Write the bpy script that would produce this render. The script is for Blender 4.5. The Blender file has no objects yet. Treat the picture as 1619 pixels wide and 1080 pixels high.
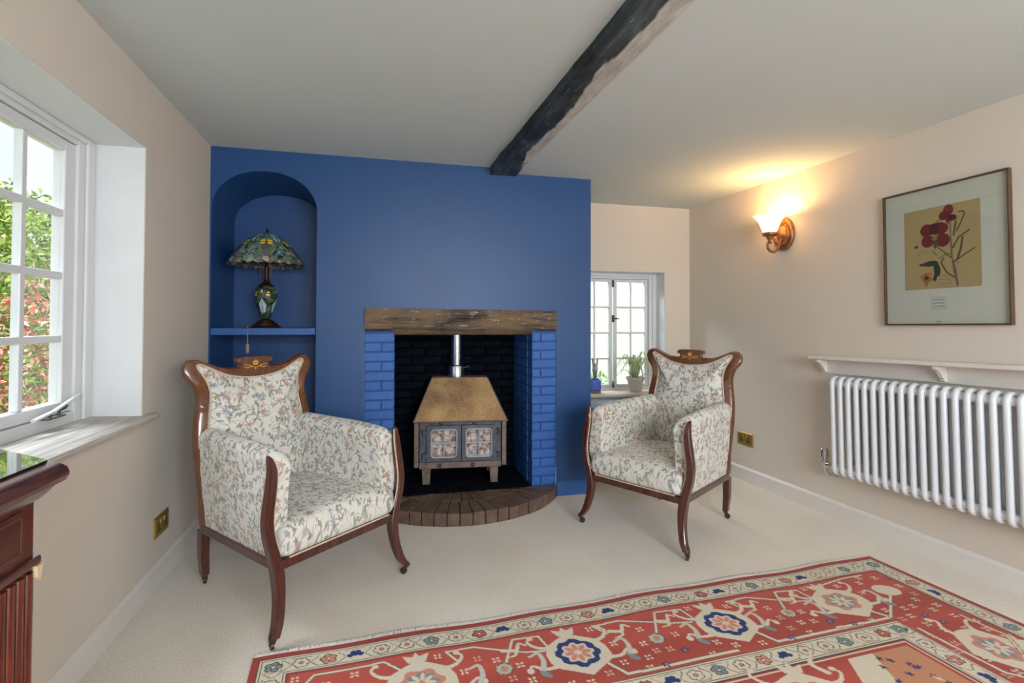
import bpy, bmesh, math, random
import numpy as np
from mathutils import Vector, Matrix, noise as mnoise

sc = bpy.context.scene
col = sc.collection
PI = math.pi
R = math.radians
random.seed(7)

# ------------------------------------------------------------------ camera
CAM_F, CAM_YAW, CAM_PITCH, CAM_ROLL, CAM_CY, CAM_Z = 800.0, 0.2407, 0.0178, 0.0028, 496.54, 1.15
cam = bpy.data.cameras.new('camera')
cam.sensor_width = 36.0
cam.sensor_fit = 'HORIZONTAL'
cam.lens = CAM_F / 1619 * 36
cam.shift_y = -(540 - CAM_CY) / 1619
cam.clip_start = 0.02
camo = bpy.data.objects.new('camera', cam)
col.objects.link(camo)
_f = Vector((math.sin(CAM_YAW) * math.cos(CAM_PITCH), math.cos(CAM_YAW) * math.cos(CAM_PITCH), math.sin(CAM_PITCH)))
_r = Vector((math.cos(CAM_YAW), -math.sin(CAM_YAW), 0))
_u = _r.cross(_f)
_r2 = _r * math.cos(CAM_ROLL) + _u * math.sin(CAM_ROLL)
_u2 = _u * math.cos(CAM_ROLL) - _r * math.sin(CAM_ROLL)
camo.matrix_world = Matrix(((_r2.x, _u2.x, -_f.x, 0), (_r2.y, _u2.y, -_f.y, 0), (_r2.z, _u2.z, -_f.z, CAM_Z), (0, 0, 0, 1)))
sc.camera = camo

# ------------------------------------------------------------------ light
w = bpy.data.worlds.new('sky')
sc.world = w
w.use_nodes = True
wn = w.node_tree.nodes['Background']
wn.inputs[0].default_value = (0.86, 0.94, 1.0, 1)
wn.inputs[1].default_value = 1.22

def add_light(name, kind, loc, energy, color=(1, 1, 1), target=None, size=1, size_y=None, rot=None):
    l = bpy.data.lights.new(name, kind)
    l.energy = energy
    l.color = color
    if kind == 'AREA':
        l.shape = 'RECTANGLE'
        l.size = size
        l.size_y = size_y or size
    elif kind == 'SUN':
        l.angle = size
    else:
        l.shadow_soft_size = size
    o = bpy.data.objects.new(name, l)
    col.objects.link(o)
    o.location = loc
    if target is not None:
        o.rotation_euler = (Vector(target) - Vector(loc)).to_track_quat('-Z', 'Y').to_euler()
    if rot is not None:
        o.rotation_euler = rot
    return o

# sun on the garden (comes from behind the fireplace wall: none of it reaches the room)
add_light('sun', 'SUN', (0, 0, 10), 3.6, (1, 0.95, 0.86), target=(-0.35, 0.75, 8.9), size=0.01)
# daylight falling through the left window
add_light('daylight_left', 'AREA', (-2.4, 3.0, 3.5), 330, (0.80, 0.90, 1.0), target=(0.1, 1.5, 0.2), size=2.2, size_y=1.2)
# frontal fill: area lamp added outside the added opening behind the camera
add_light('front_fill', 'AREA', (1.0, -2.16, 1.45), 205, (0.84, 0.92, 1.0), target=(0.9, 1.0, -0.1), size=1.9, size_y=1.2)
# daylight through the little window beside the chimney breast
add_light('daylight_back', 'AREA', (1.25, 5.0, 2.35), 60, (0.84, 0.92, 1.0), target=(2.1, 3.8, 0.95), size=0.9, size_y=0.6)

vs = sc.view_settings
vs.view_transform = 'Standard'
vs.look = 'None'
vs.exposure = 0.0
vs.gamma = 1.0
vs.use_curve_mapping = False

# ------------------------------------------------------------------ room dimensions (metres)
XL, XR, YB, YC, ZC, ZR, XE = -0.9973, 2.5173, 3.2292, 3.8561, 2.166, 2.136, 1.3469
YL, YR, YCS = -0.0246, -0.0492, 0.0046
YF = -2.0
def xl(y): return XL + YL * (y - YB)
def xr(y): return XR + YR * (y - YC)
def yc(x): return YC + YCS * (x - XR)
RZ_RIGHT = math.atan2(-1, -YR)
RZ_LEFT = math.atan2(1, YL)

# ------------------------------------------------------------------ helpers
def s2l(c):
    return tuple((x / 12.92 if x <= 0.04045 else ((x + 0.055) / 1.055) ** 2.4) for x in c)
def rgb(r, g, b): return s2l((r / 255, g / 255, b / 255))

def tag(o, label=None, cat=None, group=None, kind=None):
    if label: o['label'] = label
    if cat: o['category'] = cat
    if group: o['group'] = group
    if kind: o['kind'] = kind
    return o

def empty(name, loc=(0, 0, 0), rz=0.0):
    o = bpy.data.objects.new(name, None)
    o.empty_display_size = 0.05
    col.objects.link(o)
    o.location = loc
    o.rotation_euler = (0, 0, rz)
    return o

def link(name, me, parent=None, loc=None, rot=None):
    o = bpy.data.objects.new(name, me)
    col.objects.link(o)
    if parent: o.parent = parent
    if loc is not None: o.location = loc
    if rot is not None: o.rotation_euler = rot
    return o

class MB:
    """collects shapes, builds one mesh"""
    def __init__(s):
        s.v, s.f, s.uv, s.c = [], [], [], []
    def add(s, verts, faces, uv=None, c=None):
        b = len(s.v)
        s.v += [tuple(p) for p in verts]
        s.f += [tuple(i + b for i in f) for f in faces]
        s.uv += list(uv) if uv is not None else [(p[0], p[2]) for p in verts]
        s.c += list(c) if c is not None else [(1, 1, 1)] * len(verts)
        return s
    def box(s, x0, x1, y0, y1, z0, z1):
        v = [(x0, y0, z0), (x1, y0, z0), (x1, y1, z0), (x0, y1, z0), (x0, y0, z1), (x1, y0, z1), (x1, y1, z1), (x0, y1, z1)]
        return s.add(v, [(0, 3, 2, 1), (4, 5, 6, 7), (0, 1, 5, 4), (1, 2, 6, 5), (2, 3, 7, 6), (3, 0, 4, 7)])
    def hexa(s, v):
        return s.add(v, [(0, 3, 2, 1), (4, 5, 6, 7), (0, 1, 5, 4), (1, 2, 6, 5), (2, 3, 7, 6), (3, 0, 4, 7)])
    def quad(s, a, b, c, d):
        return s.add([a, b, c, d], [(0, 1, 2, 3)])
    def prism(s, poly, h0, h1, axis='z'):
        """poly of 2D points extruded; axis z:(x,y) y:(x,z) x:(y,z)"""
        def P(p, h):
            if axis == 'z': return (p[0], p[1], h)
            if axis == 'y': return (p[0], h, p[1])
            return (h, p[0], p[1])
        n = len(poly)
        v = [P(p, h0) for p in poly] + [P(p, h1) for p in poly]
        f = [tuple(range(n)), tuple(range(2 * n - 1, n - 1, -1))]
        f += [(i, i + n, (i + 1) % n + n, (i + 1) % n) for i in range(n)]
        return s.add(v, f)
    def tube(s, path, rad, n=8, caps=True, closed=False, flat=1.0):
        path = [Vector(p) for p in path]
        m = len(path)
        if not hasattr(rad, '__len__'): rad = [rad] * m
        vs_, fs = [], []
        up = None
        for i, p in enumerate(path):
            a = path[(i - 1) % m] if (i > 0 or closed) else p
            b = path[(i + 1) % m] if (i < m - 1 or closed) else p
            t = (b - a)
            t = t.normalized() if t.length > 1e-9 else Vector((0, 0, 1))
            if up is None:
                up = Vector((0, 0, 1)) if abs(t.z) < 0.9 else Vector((0, 1, 0))
            sx = t.cross(up)
            sx.normalize()
            up = sx.cross(t).normalized()
            for k in range(n):
                an = 2 * PI * k / n
                vs_.append(p + sx * (math.cos(an) * rad[i]) + up * (math.sin(an) * rad[i] * flat))
        rings = m if closed else m - 1
        for i in range(rings):
            j = (i + 1) % m
            for k in range(n):
                fs.append((i * n + k, i * n + (k + 1) % n, j * n + (k + 1) % n, j * n + k))
        if caps and not closed:
            fs.append(tuple(range(n - 1, -1, -1)))
            fs.append(tuple((m - 1) * n + k for k in range(n)))
        return s.add(vs_, fs)
    def lathe(s, prof, n=32, c=(0, 0, 0), axis='z', sx=1.0, sy=1.0, caps=True):
        """prof: (r, h) from bottom to top"""
        vs_, fs = [], []
        for r, h in prof:
            for k in range(n):
                a = 2 * PI * k / n
                x, y = r * math.cos(a) * sx, r * math.sin(a) * sy
                if axis == 'z': p = (c[0] + x, c[1] + y, c[2] + h)
                elif axis == 'y': p = (c[0] + x, c[1] - h, c[2] + y)
                else: p = (c[0] + h, c[1] + x, c[2] + y)
                vs_.append(p)
        for i in range(len(prof) - 1):
            for k in range(n):
                fs.append((i * n + k, i * n + (k + 1) % n, (i + 1) * n + (k + 1) % n, (i + 1) * n + k))
        if caps:
            fs.append(tuple(range(n - 1, -1, -1)))
            fs.append(tuple((len(prof) - 1) * n + k for k in range(n)))
        return s.add(vs_, fs)
    def loft(s, rings, closed=True, caps=True, uv=None):
        n = len(rings[0])
        m = len(rings)
        vs_ = [p for r_ in rings for p in r_]
        fs = []
        kk = n if closed else n - 1
        for i in range(m - 1):
            for k in range(kk):
                fs.append((i * n + k, i * n + (k + 1) % n, (i + 1) * n + (k + 1) % n, (i + 1) * n + k))
        if caps and closed:
            fs.append(tuple(range(n - 1, -1, -1)))
            fs.append(tuple((m - 1) * n + k for k in range(n)))
        return s.add(vs_, fs, uv)
    def rbox(s, c, size, r, cuts=6, fn=None, uvf=None):
        """rounded box made of a subdivided cube; fn(p)->p deforms"""
        n = cuts
        vi, vs_, fs = {}, [], []
        hx, hy, hz = (d / 2 for d in size)
        rr = min(r, hx, hy, hz)
        def idx(i, j, k):
            key = (i, j, k)
            if key not in vi:
                # push samples toward the edges so that the rounding is smooth
                def g(t, h):
                    q = 2 * t / n - 1
                    return h * (q * 1.35 if abs(q) < 0.6 else math.copysign(0.81 + (abs(q) - 0.6) / 0.4 * 0.19, q))
                p = Vector((g(i, hx), g(j, hy), g(k, hz)))
                q = Vector((max(-hx + rr, min(hx - rr, p.x)), max(-hy + rr, min(hy - rr, p.y)), max(-hz + rr, min(hz - rr, p.z))))
                d = p - q
                if d.length > 1e-9: p = q + d.normalized() * rr
                p = p + Vector(c)
                if fn: p = Vector(fn(p))
                vi[key] = len(vs_)
                vs_.append(tuple(p))
            return vi[key]
        for a in range(n):
            for b in range(n):
                fs.append((idx(a, b, 0), idx(a, b + 1, 0), idx(a + 1, b + 1, 0), idx(a + 1, b, 0)))
                fs.append((idx(a, b, n), idx(a + 1, b, n), idx(a + 1, b + 1, n), idx(a, b + 1, n)))
                fs.append((idx(a, 0, b), idx(a + 1, 0, b), idx(a + 1, 0, b + 1), idx(a, 0, b + 1)))
                fs.append((idx(a, n, b), idx(a, n, b + 1), idx(a + 1, n, b + 1), idx(a + 1, n, b)))
                fs.append((idx(0, a, b), idx(0, a, b + 1), idx(0, a + 1, b + 1), idx(0, a + 1, b)))
                fs.append((idx(n, a, b), idx(n, a + 1, b), idx(n, a + 1, b + 1), idx(n, a, b + 1)))
        return s.add(vs_, fs, [uvf(p) for p in vs_] if uvf else None)
    def build(s, name, mat, parent=None, smooth=False, bevel=0, seg=2, angle=40, colors=False, loc=None, rot=None, fix=True):
        me = bpy.data.meshes.new(name)
        me.from_pydata(s.v, [], s.f)
        uvl = me.uv_layers.new(name='UVMap')
        li = np.empty(len(me.loops), dtype=np.int32)
        me.loops.foreach_get('vertex_index', li)
        uva = np.array(s.uv, dtype=np.float32)
        uvl.data.foreach_set('uv', uva[li].ravel())
        if colors:
            at = me.color_attributes.new('Col', 'FLOAT_COLOR', 'POINT')
            ca = np.ones((len(s.v), 4), dtype=np.float32)
            ca[:, :3] = np.array(s.c, dtype=np.float32)
            at.data.foreach_set('color', ca.ravel())
        if fix:
            bm = bmesh.new()
            bm.from_mesh(me)
            bmesh.ops.recalc_face_normals(bm, faces=bm.faces)
            bm.to_mesh(me)
            bm.free()
        me.materials.append(mat)
        if smooth:
            me.polygons.foreach_set('use_smooth', [True] * len(me.polygons))
            if smooth != 'all':
                try: me.set_sharp_from_angle(angle=R(angle))
                except Exception: pass
        o = link(name, me, parent, loc, rot)
        if bevel:
            b = o.modifiers.new('bevel', 'BEVEL')
            b.width = bevel
            b.segments = seg
            b.limit_method = 'ANGLE'
            b.angle_limit = R(35)
            b.harden_normals = False
        return o

def box_part(name, mat, parent, x0, x1, y0, y1, z0, z1, bevel=0.002, seg=2):
    return MB().box(x0, x1, y0, y1, z0, z1).build(name, mat, parent, bevel=bevel, seg=seg)

def smooth_path(pts, n=8):
    """Catmull-Rom through tuples of any length"""
    pts = [np.array(p, float) for p in pts]
    P = [2 * pts[0] - pts[1]] + pts + [2 * pts[-1] - pts[-2]]
    out = []
    for i in range(1, len(P) - 2):
        for k in range(n):
            t = k / n
            a, b, c, d = P[i - 1], P[i], P[i + 1], P[i + 2]
            out.append(0.5 * ((2 * b) + (-a + c) * t + (2 * a - 5 * b + 4 * c - d) * t * t + (-a + 3 * b - 3 * c + d) * t ** 3))
    out.append(pts[-1])
    return out

# ------------------------------------------------------------------ materials
class NT:
    def __init__(s, name):
        s.m = bpy.data.materials.new(name)
        s.m.use_nodes = True
        s.t = s.m.node_tree
        s.n = s.t.nodes
        s.b = s.n['Principled BSDF']
        s.out = s.n['Material Output']
    def node(s, typ, **kw):
        nd = s.n.new(typ)
        for k, v in kw.items():
            if isinstance(k, str) and hasattr(nd, k) and not k.startswith('i_'):
                setattr(nd, k, v)
        return nd
    def ln(s, a, b):
        s.t.links.new(a, b)
    def val(s, sock, v):
        if hasattr(v, 'is_linked') or hasattr(v, 'links'): s.ln(v, sock)
        elif isinstance(v, (tuple, list)) and len(v) == 3 and sock.type == 'RGBA': sock.default_value = (*v, 1)
        else: sock.default_value = v
    def math(s, op, a, b=None, c=None, clamp=False):
        nd = s.n.new('ShaderNodeMath')
        nd.operation = op
        nd.use_clamp = clamp
        s.val(nd.inputs[0], a)
        if b is not None: s.val(nd.inputs[1], b)
        if c is not None: s.val(nd.inputs[2], c)
        return nd.outputs[0]
    def mix(s, fac, a, b, blend='MIX'):
        nd = s.n.new('ShaderNodeMix')
        nd.data_type = 'RGBA'
        nd.blend_type = blend
        s.val(nd.inputs[0], fac)
        s.val(nd.inputs[6], a)
        s.val(nd.inputs[7], b)
        return nd.outputs[2]
    def coord(s, kind='Object'):
        return s.n.new('ShaderNodeTexCoord').outputs[kind]
    def mapping(s, vec, scale=(1, 1, 1), rot=(0, 0, 0), loc=(0, 0, 0)):
        nd = s.n.new('ShaderNodeMapping')
        s.ln(vec, nd.inputs[0])
        nd.inputs[1].default_value = loc
        nd.inputs[2].default_value = rot
        nd.inputs[3].default_value = scale
        return nd.outputs[0]
    def noise(s, vec, scale, detail=2, rough=0.5, dist=0.0, out=0):
        nd = s.n.new('ShaderNodeTexNoise')
        if vec is not None: s.ln(vec, nd.inputs['Vector'])
        nd.inputs['Scale'].default_value = scale
        nd.inputs['Detail'].default_value = detail
        nd.inputs['Roughness'].default_value = rough
        nd.inputs['Distortion'].default_value = dist
        return nd.outputs[out]
    def ramp(s, fac, stops):
        nd = s.n.new('ShaderNodeValToRGB')
        s.ln(fac, nd.inputs[0])
        el = nd.color_ramp.elements
        while len(el) < len(stops): el.new(0.5)
        for e, (p, c) in zip(el, stops):
            e.position = p
            e.color = (*c, 1) if len(c) == 3 else c
        return nd.outputs[0]
    def bump(s, h, strength=0.3, dist=0.01):
        nd = s.n.new('ShaderNodeBump')
        nd.inputs['Strength'].default_value = strength
        nd.inputs['Distance'].default_value = dist
        s.ln(h, nd.inputs['Height'])
        s.ln(nd.outputs[0], s.b.inputs['Normal'])
    def base(s, c): s.val(s.b.inputs['Base Color'], c)
    def set(s, rough=None, metal=None, spec=None, coat=None, trans=None):
        if rough is not None: s.val(s.b.inputs['Roughness'], rough)
        if metal is not None: s.b.inputs['Metallic'].default_value = metal
        if spec is not None: s.b.inputs['Specular IOR Level'].default_value = spec
        if coat is not None: s.b.inputs['Coat Weight'].default_value = coat
        return s

def simple(name, c, rough=0.6, metal=0, spec=0.5, var=0.0, scale=8, bump=0, bscale=60, coat=0, detail=3):
    t = NT(name)
    if var:
        f = t.noise(t.coord(), scale, detail)
        t.base(t.ramp(f, [(0.3, tuple(x * (1 - var) for x in c)), (0.7, tuple(min(1, x * (1 + var)) for x in c))]))
    else: t.base(c)
    t.set(rough, metal, spec, coat)
    if bump: t.bump(t.noise(t.coord(), bscale, 4), bump, 0.004)
    return t.m

M = {}
CREAM = rgb(220, 209, 195)
M['wall'] = simple('cream_wall_paint', CREAM, 0.85, spec=0.2, var=0.02, scale=1.5, bump=0.08, bscale=35)
M['ceiling'] = simple('ceiling_paint', rgb(211, 219, 217), 0.9, spec=0.2, var=0.015, scale=1.2, bump=0.06, bscale=20)
M['white'] = simple('white_gloss_paint', rgb(222, 223, 223), 0.35, var=0.02, scale=6)
M['skirting'] = simple('skirting_paint', rgb(228, 221, 213), 0.45, var=0.02, scale=5)
M['radiator'] = simple('radiator_enamel', rgb(226, 229, 233), 0.3)
BLUE = rgb(27, 72, 126)
M['blue'] = simple('blue_wall_paint', BLUE, 0.45, spec=0.5, var=0.07, scale=2.2, bump=0.1, bscale=30)
M['bluewood'] = simple('blue_satin_paint', rgb(48, 94, 158), 0.4, var=0.04)
M['chrome'] = simple('chrome', (0.75, 0.75, 0.77), 0.15, 1)
M['steel'] = simple('steel_flue', (0.55, 0.57, 0.58), 0.2, 1)
M['brass'] = simple('brass', rgb(206, 170, 92), 0.38, 0.75, var=0.1)
M['castor'] = simple('dark_castor_brass', rgb(78, 62, 52), 0.4, 0.6, var=0.3, scale=60)
M['dark'] = simple('dark_plastic', (0.012, 0.010, 0.010), 0.4)
M['antique'] = simple('antique_bronze', rgb(150, 106, 70), 0.42, 0.6, var=0.35, scale=60)
M['iron'] = simple('window_iron', rgb(92, 90, 88), 0.5, 0.7)
M['soot'] = simple('soot_black', rgb(8, 9, 12), 0.95, spec=0.06, var=0.4, scale=9, bump=0.4, bscale=50)
M['gravel_wall'] = simple('white_render', rgb(232, 232, 228), 0.9)

def carpet_mat():
    t = NT('beige_carpet')
    c = t.coord()
    a = t.noise(c, 190, 4, 0.8)
    b = t.noise(c, 3.0, 2)
    k = t.ramp(a, [(0.34, rgb(186, 168, 148)), (0.62, rgb(255, 247, 234))])
    t.base(t.mix(0.35, k, t.ramp(b, [(0.3, rgb(224, 210, 192)), (0.7, rgb(244, 234, 220))])))
    t.set(0.95, spec=0.1)
    t.b.inputs['Sheen Weight'].default_value = 0.15
    t.bump(t.noise(c, 220, 3, 0.8), 0.45, 0.005)
    return t.m
M['carpet'] = carpet_mat()

def wood(name, c0, c1, scale=(3, 40, 40), rough=0.3, coat=0.3, bump=0.05, dist=1.5, spec=0.5):
    t = NT(name)
    v = t.mapping(t.coord(), scale)
    f = t.noise(v, 1.0, 6, 0.65, dist)
    t.base(t.ramp(f, [(0.28, c0), (0.72, c1)]))
    t.set(rough, spec=spec, coat=coat)
    t.b.inputs['Coat Roughness'].default_value = 0.2
    if bump: t.bump(f, bump, 0.003)
    return t.m
M['mahogany'] = wood('mahogany', rgb(50, 20, 16), rgb(92, 42, 30), (30, 30, 4), 0.25, 0.7)
M['mahogany_back'] = wood('mahogany_back', rgb(78, 42, 24), rgb(126, 76, 42), (30, 30, 4), 0.24, 0.9)
M['cabinet'] = wood('cabinet_mahogany', rgb(48, 22, 16), rgb(104, 54, 36), (60, 5, 40), 0.18, 0.8)
M['cabinet_v'] = wood('cabinet_mahogany_upright', rgb(56, 20, 14), rgb(112, 46, 28), (40, 40, 3), 0.18, 0.8)
M['chest'] = wood('dark_oak', rgb(34, 22, 16), rgb(62, 40, 28), (3, 40, 40), 0.45, 0.1)
M['mantel'] = None

def rough_timber(name, axis, stops, streak, bump=0.7, rough=0.75):
    t = NT(name)
    c = t.coord()
    sc_ = [22, 22, 22]
    sc_[axis] = 2.2
    f = t.noise(t.mapping(c, tuple(sc_)), 1.0, 8, 0.7, 1.2)
    g = t.noise(c, 3.2, 3)
    fac = t.math('ADD', t.math('MULTIPLY', f, 0.6), t.math('MULTIPLY', g, 0.4))
    k = t.ramp(fac, stops)
    sc_ = [90, 90, 90]
    sc_[axis] = 14
    h = t.noise(t.mapping(c, tuple(sc_)), 1.0, 4, 0.7, 0.6)
    k = t.mix(t.math('GREATER_THAN', h, 0.63), k, streak)
    t.base(k)
    t.set(rough, spec=0.3)
    t.bump(t.math('ADD', f, t.math('MULTIPLY', h, 0.5)), bump, 0.012)
    return t
M['mantel'] = rough_timber('mantel_oak', 0, [(0.36, rgb(40, 33, 30)), (0.44, rgb(84, 72, 62)), (0.51, rgb(116, 100, 84)), (0.57, rgb(138, 110, 80)), (0.64, rgb(118, 104, 92))], rgb(190, 178, 164), 1.0).m

def beam_mat():
    t = rough_timber('ceiling_beam_oak', 1, [(0.35, rgb(20, 24, 26)), (0.5, rgb(50, 58, 62)), (0.66, rgb(96, 104, 108))], rgb(128, 134, 136), 1.0, 0.45)
    a = t.node('ShaderNodeVertexColor')
    a.layer_name = 'Col'
    k = t.b.inputs['Base Color'].links[0].from_socket
    vo = t.n.new('ShaderNodeTexVoronoi')
    t.ln(t.mapping(t.coord(), (11, 6, 4), (0, 0, .3)), vo.inputs['Vector'])
    vo.inputs['Scale'].default_value = 1.0
    sp0 = t.n.new('ShaderNodeSeparateColor')
    t.ln(vo.outputs['Color'], sp0.inputs[0])
    k = t.mix(1.0, k, t.ramp(sp0.outputs[0], [(0.0, (.45, .48, .5)), (0.6, (1.0, 1.08, 1.15)), (1.0, (1.7, 1.9, 2.05))]), 'MULTIPLY')
    n = t.noise(t.mapping(t.coord(), (30, 8, 30)), 1.0, 4, 0.6)
    lim = t.ramp(n, [(0.30, rgb(176, 172, 166)), (0.55, rgb(206, 203, 198)), (0.7, rgb(226, 224, 220))])
    sep = t.n.new('ShaderNodeSeparateColor')
    t.ln(a.outputs[0], sep.inputs[0])
    t.base(t.mix(sep.outputs[0], k, lim))
    return t.m
M['beam'] = beam_mat()

def vcol(name, rough=0.9, spec=0.2, noise_amt=0.0, nscale=200, bump=0.0, sheen=0, coat=0, grain=None):
    t = NT(name)
    a = t.node('ShaderNodeVertexColor')
    a.layer_name = 'Col'
    k = a.outputs[0]
    if noise_amt:
        f = t.noise(t.coord(), nscale, 3, 0.7) if grain is None else t.noise(t.mapping(t.coord(), grain), 1.0, 3, 0.7)
        g = t.ramp(f, [(0.25, (1 - noise_amt,) * 3), (0.75, (1 + noise_amt * 0.4,) * 3)])
        k = t.mix(1.0, k, g, 'MULTIPLY')
        if bump: t.bump(f, bump, 0.004)
    t.base(k)
    t.set(rough, spec=spec, coat=coat)
    t.b.inputs['Sheen Weight'].default_value = sheen
    return t.m
M['rug'] = vcol('wool_rug', 0.95, 0.1, 0.22, 1, 0.35, 0.1, grain=(140, 420, 100))
M['print'] = vcol('paper_print', 0.8, 0.2)
M['glass_art'] = vcol('leaded_glass', 0.12, 0.6, 0.25, 60, 0.15, coat=0.4)

def fabric_mat():
    t = NT('floral_tapestry')
    uv = t.node('ShaderNodeUVMap')
    uv.uv_map = 'UVMap'
    u = uv.outputs[0]
    wob = t.n.new('ShaderNodeVectorMath')
    wob.operation = 'MULTIPLY_ADD'
    nz = t.n.new('ShaderNodeTexNoise')
    t.ln(u, nz.inputs['Vector'])
    nz.inputs['Scale'].default_value = 14
    t.ln(nz.outputs['Color'], wob.inputs[0])
    wob.inputs[1].default_value = (0.03, 0.03, 0)
    t.ln(u, wob.inputs[2])
    uw = wob.outputs[0]
    k = t.ramp(t.noise(u, 420, 2), [(0.3, rgb(208, 203, 192)), (0.7, rgb(238, 235, 226))])
    # stems: thin contour lines of a smooth noise
    for sc_, off, thr, c in ((12, (0, 0, 0), 0.009, rgb(140, 138, 122)), (17, (3.1, 1.7, 0), 0.010, rgb(158, 152, 136))):
        n = t.noise(t.mapping(u, (1, 1, 1), loc=off), sc_, 1.5, 0.4, 0.6)
        f = t.math('LESS_THAN', t.math('ABSOLUTE', t.math('SUBTRACT', n, 0.5)), thr)
        k = t.mix(t.math('MULTIPLY', f, 0.65), k, c)
    # leaves: stretched cells in two directions
    for ang, off, sx, sy, thr, keep, c0, c1 in ((0.6, (0.3, 0.1, 0), 48, 17, 0.25, 0.36, rgb(112, 116, 100), rgb(148, 144, 126)),
                                          (-0.5, (1.3, 2.1, 0), 44, 16, 0.25, 0.34, rgb(120, 124, 112), rgb(156, 154, 138)),
                                          (1.45, (5.3, 4.1, 0), 54, 20, 0.24, 0.34, rgb(134, 130, 112), rgb(112, 120, 118)),
                                          (0.1, (8.3, 6.1, 0), 60, 22, 0.22, 0.36, rgb(150, 142, 122), rgb(126, 132, 126))):
        v = t.n.new('ShaderNodeTexVoronoi')
        v.voronoi_dimensions = '2D'
        t.ln(t.mapping(t.mapping(uw, (1, 1, 1), (0, 0, ang), off), (sx, sy, 1)), v.inputs['Vector'])
        v.inputs['Scale'].default_value = 1
        sp = t.n.new('ShaderNodeSeparateColor')
        t.ln(v.outputs['Color'], sp.inputs[0])
        f = t.math('MULTIPLY', t.math('LESS_THAN', v.outputs['Distance'], thr), t.math('LESS_THAN', sp.outputs[0], keep))
        vein = t.math('GREATER_THAN', t.noise(t.mapping(uw, (sx * 3, sy * 2, 1), (0, 0, ang)), 1.0, 2), 0.36)
        k = t.mix(t.math('MULTIPLY', t.math('MULTIPLY', f, vein), 0.7), k, t.mix(sp.outputs[1], c0, c1))
    # flowers with petals
    for scale, off, rad, keep, pet, cols in ((13, (0.2, 0.7, 0), 0.25, 0.66, 6, [(0.0, rgb(188, 136, 130)), (0.35, rgb(146, 152, 172)), (0.6, rgb(176, 140, 138)), (0.8, rgb(126, 138, 160)), (0.95, rgb(168, 110, 96))]),
                                             (25, (4.2, 3.7, 0), 0.27, 0.36, 4, [(0.0, rgb(176, 104, 96)), (0.4, rgb(150, 106, 100)), (0.7, rgb(104, 110, 110)), (0.9, rgb(178, 132, 84))])):
        v = t.n.new('ShaderNodeTexVoronoi')
        v.voronoi_dimensions = '2D'
        mv = t.mapping(uw, (scale, scale, 1), loc=off)
        t.ln(mv, v.inputs['Vector'])
        v.inputs['Scale'].default_value = 1
        df = t.n.new('ShaderNodeVectorMath')
        df.operation = 'SUBTRACT'
        t.ln(mv, df.inputs[0])
        t.ln(v.outputs['Position'], df.inputs[1])
        xyz = t.n.new('ShaderNodeSeparateXYZ')
        t.ln(df.outputs[0], xyz.inputs[0])
        th = t.math('ARCTAN2', xyz.outputs[1], xyz.outputs[0])
        rr = v.outputs['Distance']
        pr = t.math('MULTIPLY_ADD', t.math('COSINE', t.math('MULTIPLY', th, pet)), 0.3 * rad, rad * 0.72)
        sp = t.n.new('ShaderNodeSeparateColor')
        t.ln(v.outputs['Color'], sp.inputs[0])
        f = t.math('MULTIPLY', t.math('LESS_THAN', rr, pr), t.math('LESS_THAN', sp.outputs[0], keep))
        cc = t.ramp(sp.outputs[1], cols)
        t.n[cc.node.name].color_ramp.interpolation = 'CONSTANT'
        cc = t.mix(t.math('MULTIPLY', t.math('GREATER_THAN', t.math('COSINE', t.math('MULTIPLY', th, pet * 3)), 0.5), 0.35), cc, rgb(232, 226, 214))
        cc = t.mix(t.math('LESS_THAN', rr, rad * 0.2), cc, rgb(150, 128, 92))
        k = t.mix(t.math('MULTIPLY', f, 0.78), k, cc)
    t.base(k)
    t.set(0.92, spec=0.15)
    t.b.inputs['Sheen Weight'].default_value = 0.2
    t.bump(t.noise(u, 500, 2, 0.7), 0.25, 0.003)
    return t.m
M['fabric'] = fabric_mat()
M['braid'] = simple('braid_trim', rgb(214, 190, 166), 0.9, spec=0.15, var=0.2, scale=180, bump=0.5, bscale=300)
M['fringe'] = simple('wool_fringe', rgb(244, 240, 232), 0.95, spec=0.1)

def brick_paint(name, c, var=0.1, rough=0.5, spec=0.4):
    t = NT(name)
    cc = t.coord()
    info = t.n.new('ShaderNodeObjectInfo')
    f = t.noise(cc, 18, 4)
    k = t.ramp(f, [(0.3, tuple(x * (1 - var) for x in c)), (0.7, tuple(x * (1 + var) for x in c))])
    g = t.math('MULTIPLY_ADD', info.outputs['Random'], 0.24, 0.88)
    k = t.mix(1.0, k, t.ramp(g, [(0.0, (0, 0, 0)), (1.0, (1, 1, 1))]), 'MULTIPLY')
    t.base(k)
    t.set(rough, spec=spec)
    t.bump(t.noise(cc, 60, 5, 0.65), 0.45, 0.004)
    return t.m
M['bluebrick'] = brick_paint('blue_painted_brick', rgb(48, 100, 174))
M['bluemortar'] = simple('blue_painted_mortar', rgb(30, 76, 146), 0.6)
M['firebrick'] = brick_paint('sooty_brick', rgb(13, 16, 26), 0.5, 0.95, 0.08)
M['hearthbrick'] = brick_paint('hearth_brick', rgb(106, 84, 70), 0.3)
M['hearthmortar'] = simple('hearth_mortar', rgb(44, 34, 30), 0.9, var=0.2)

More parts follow.
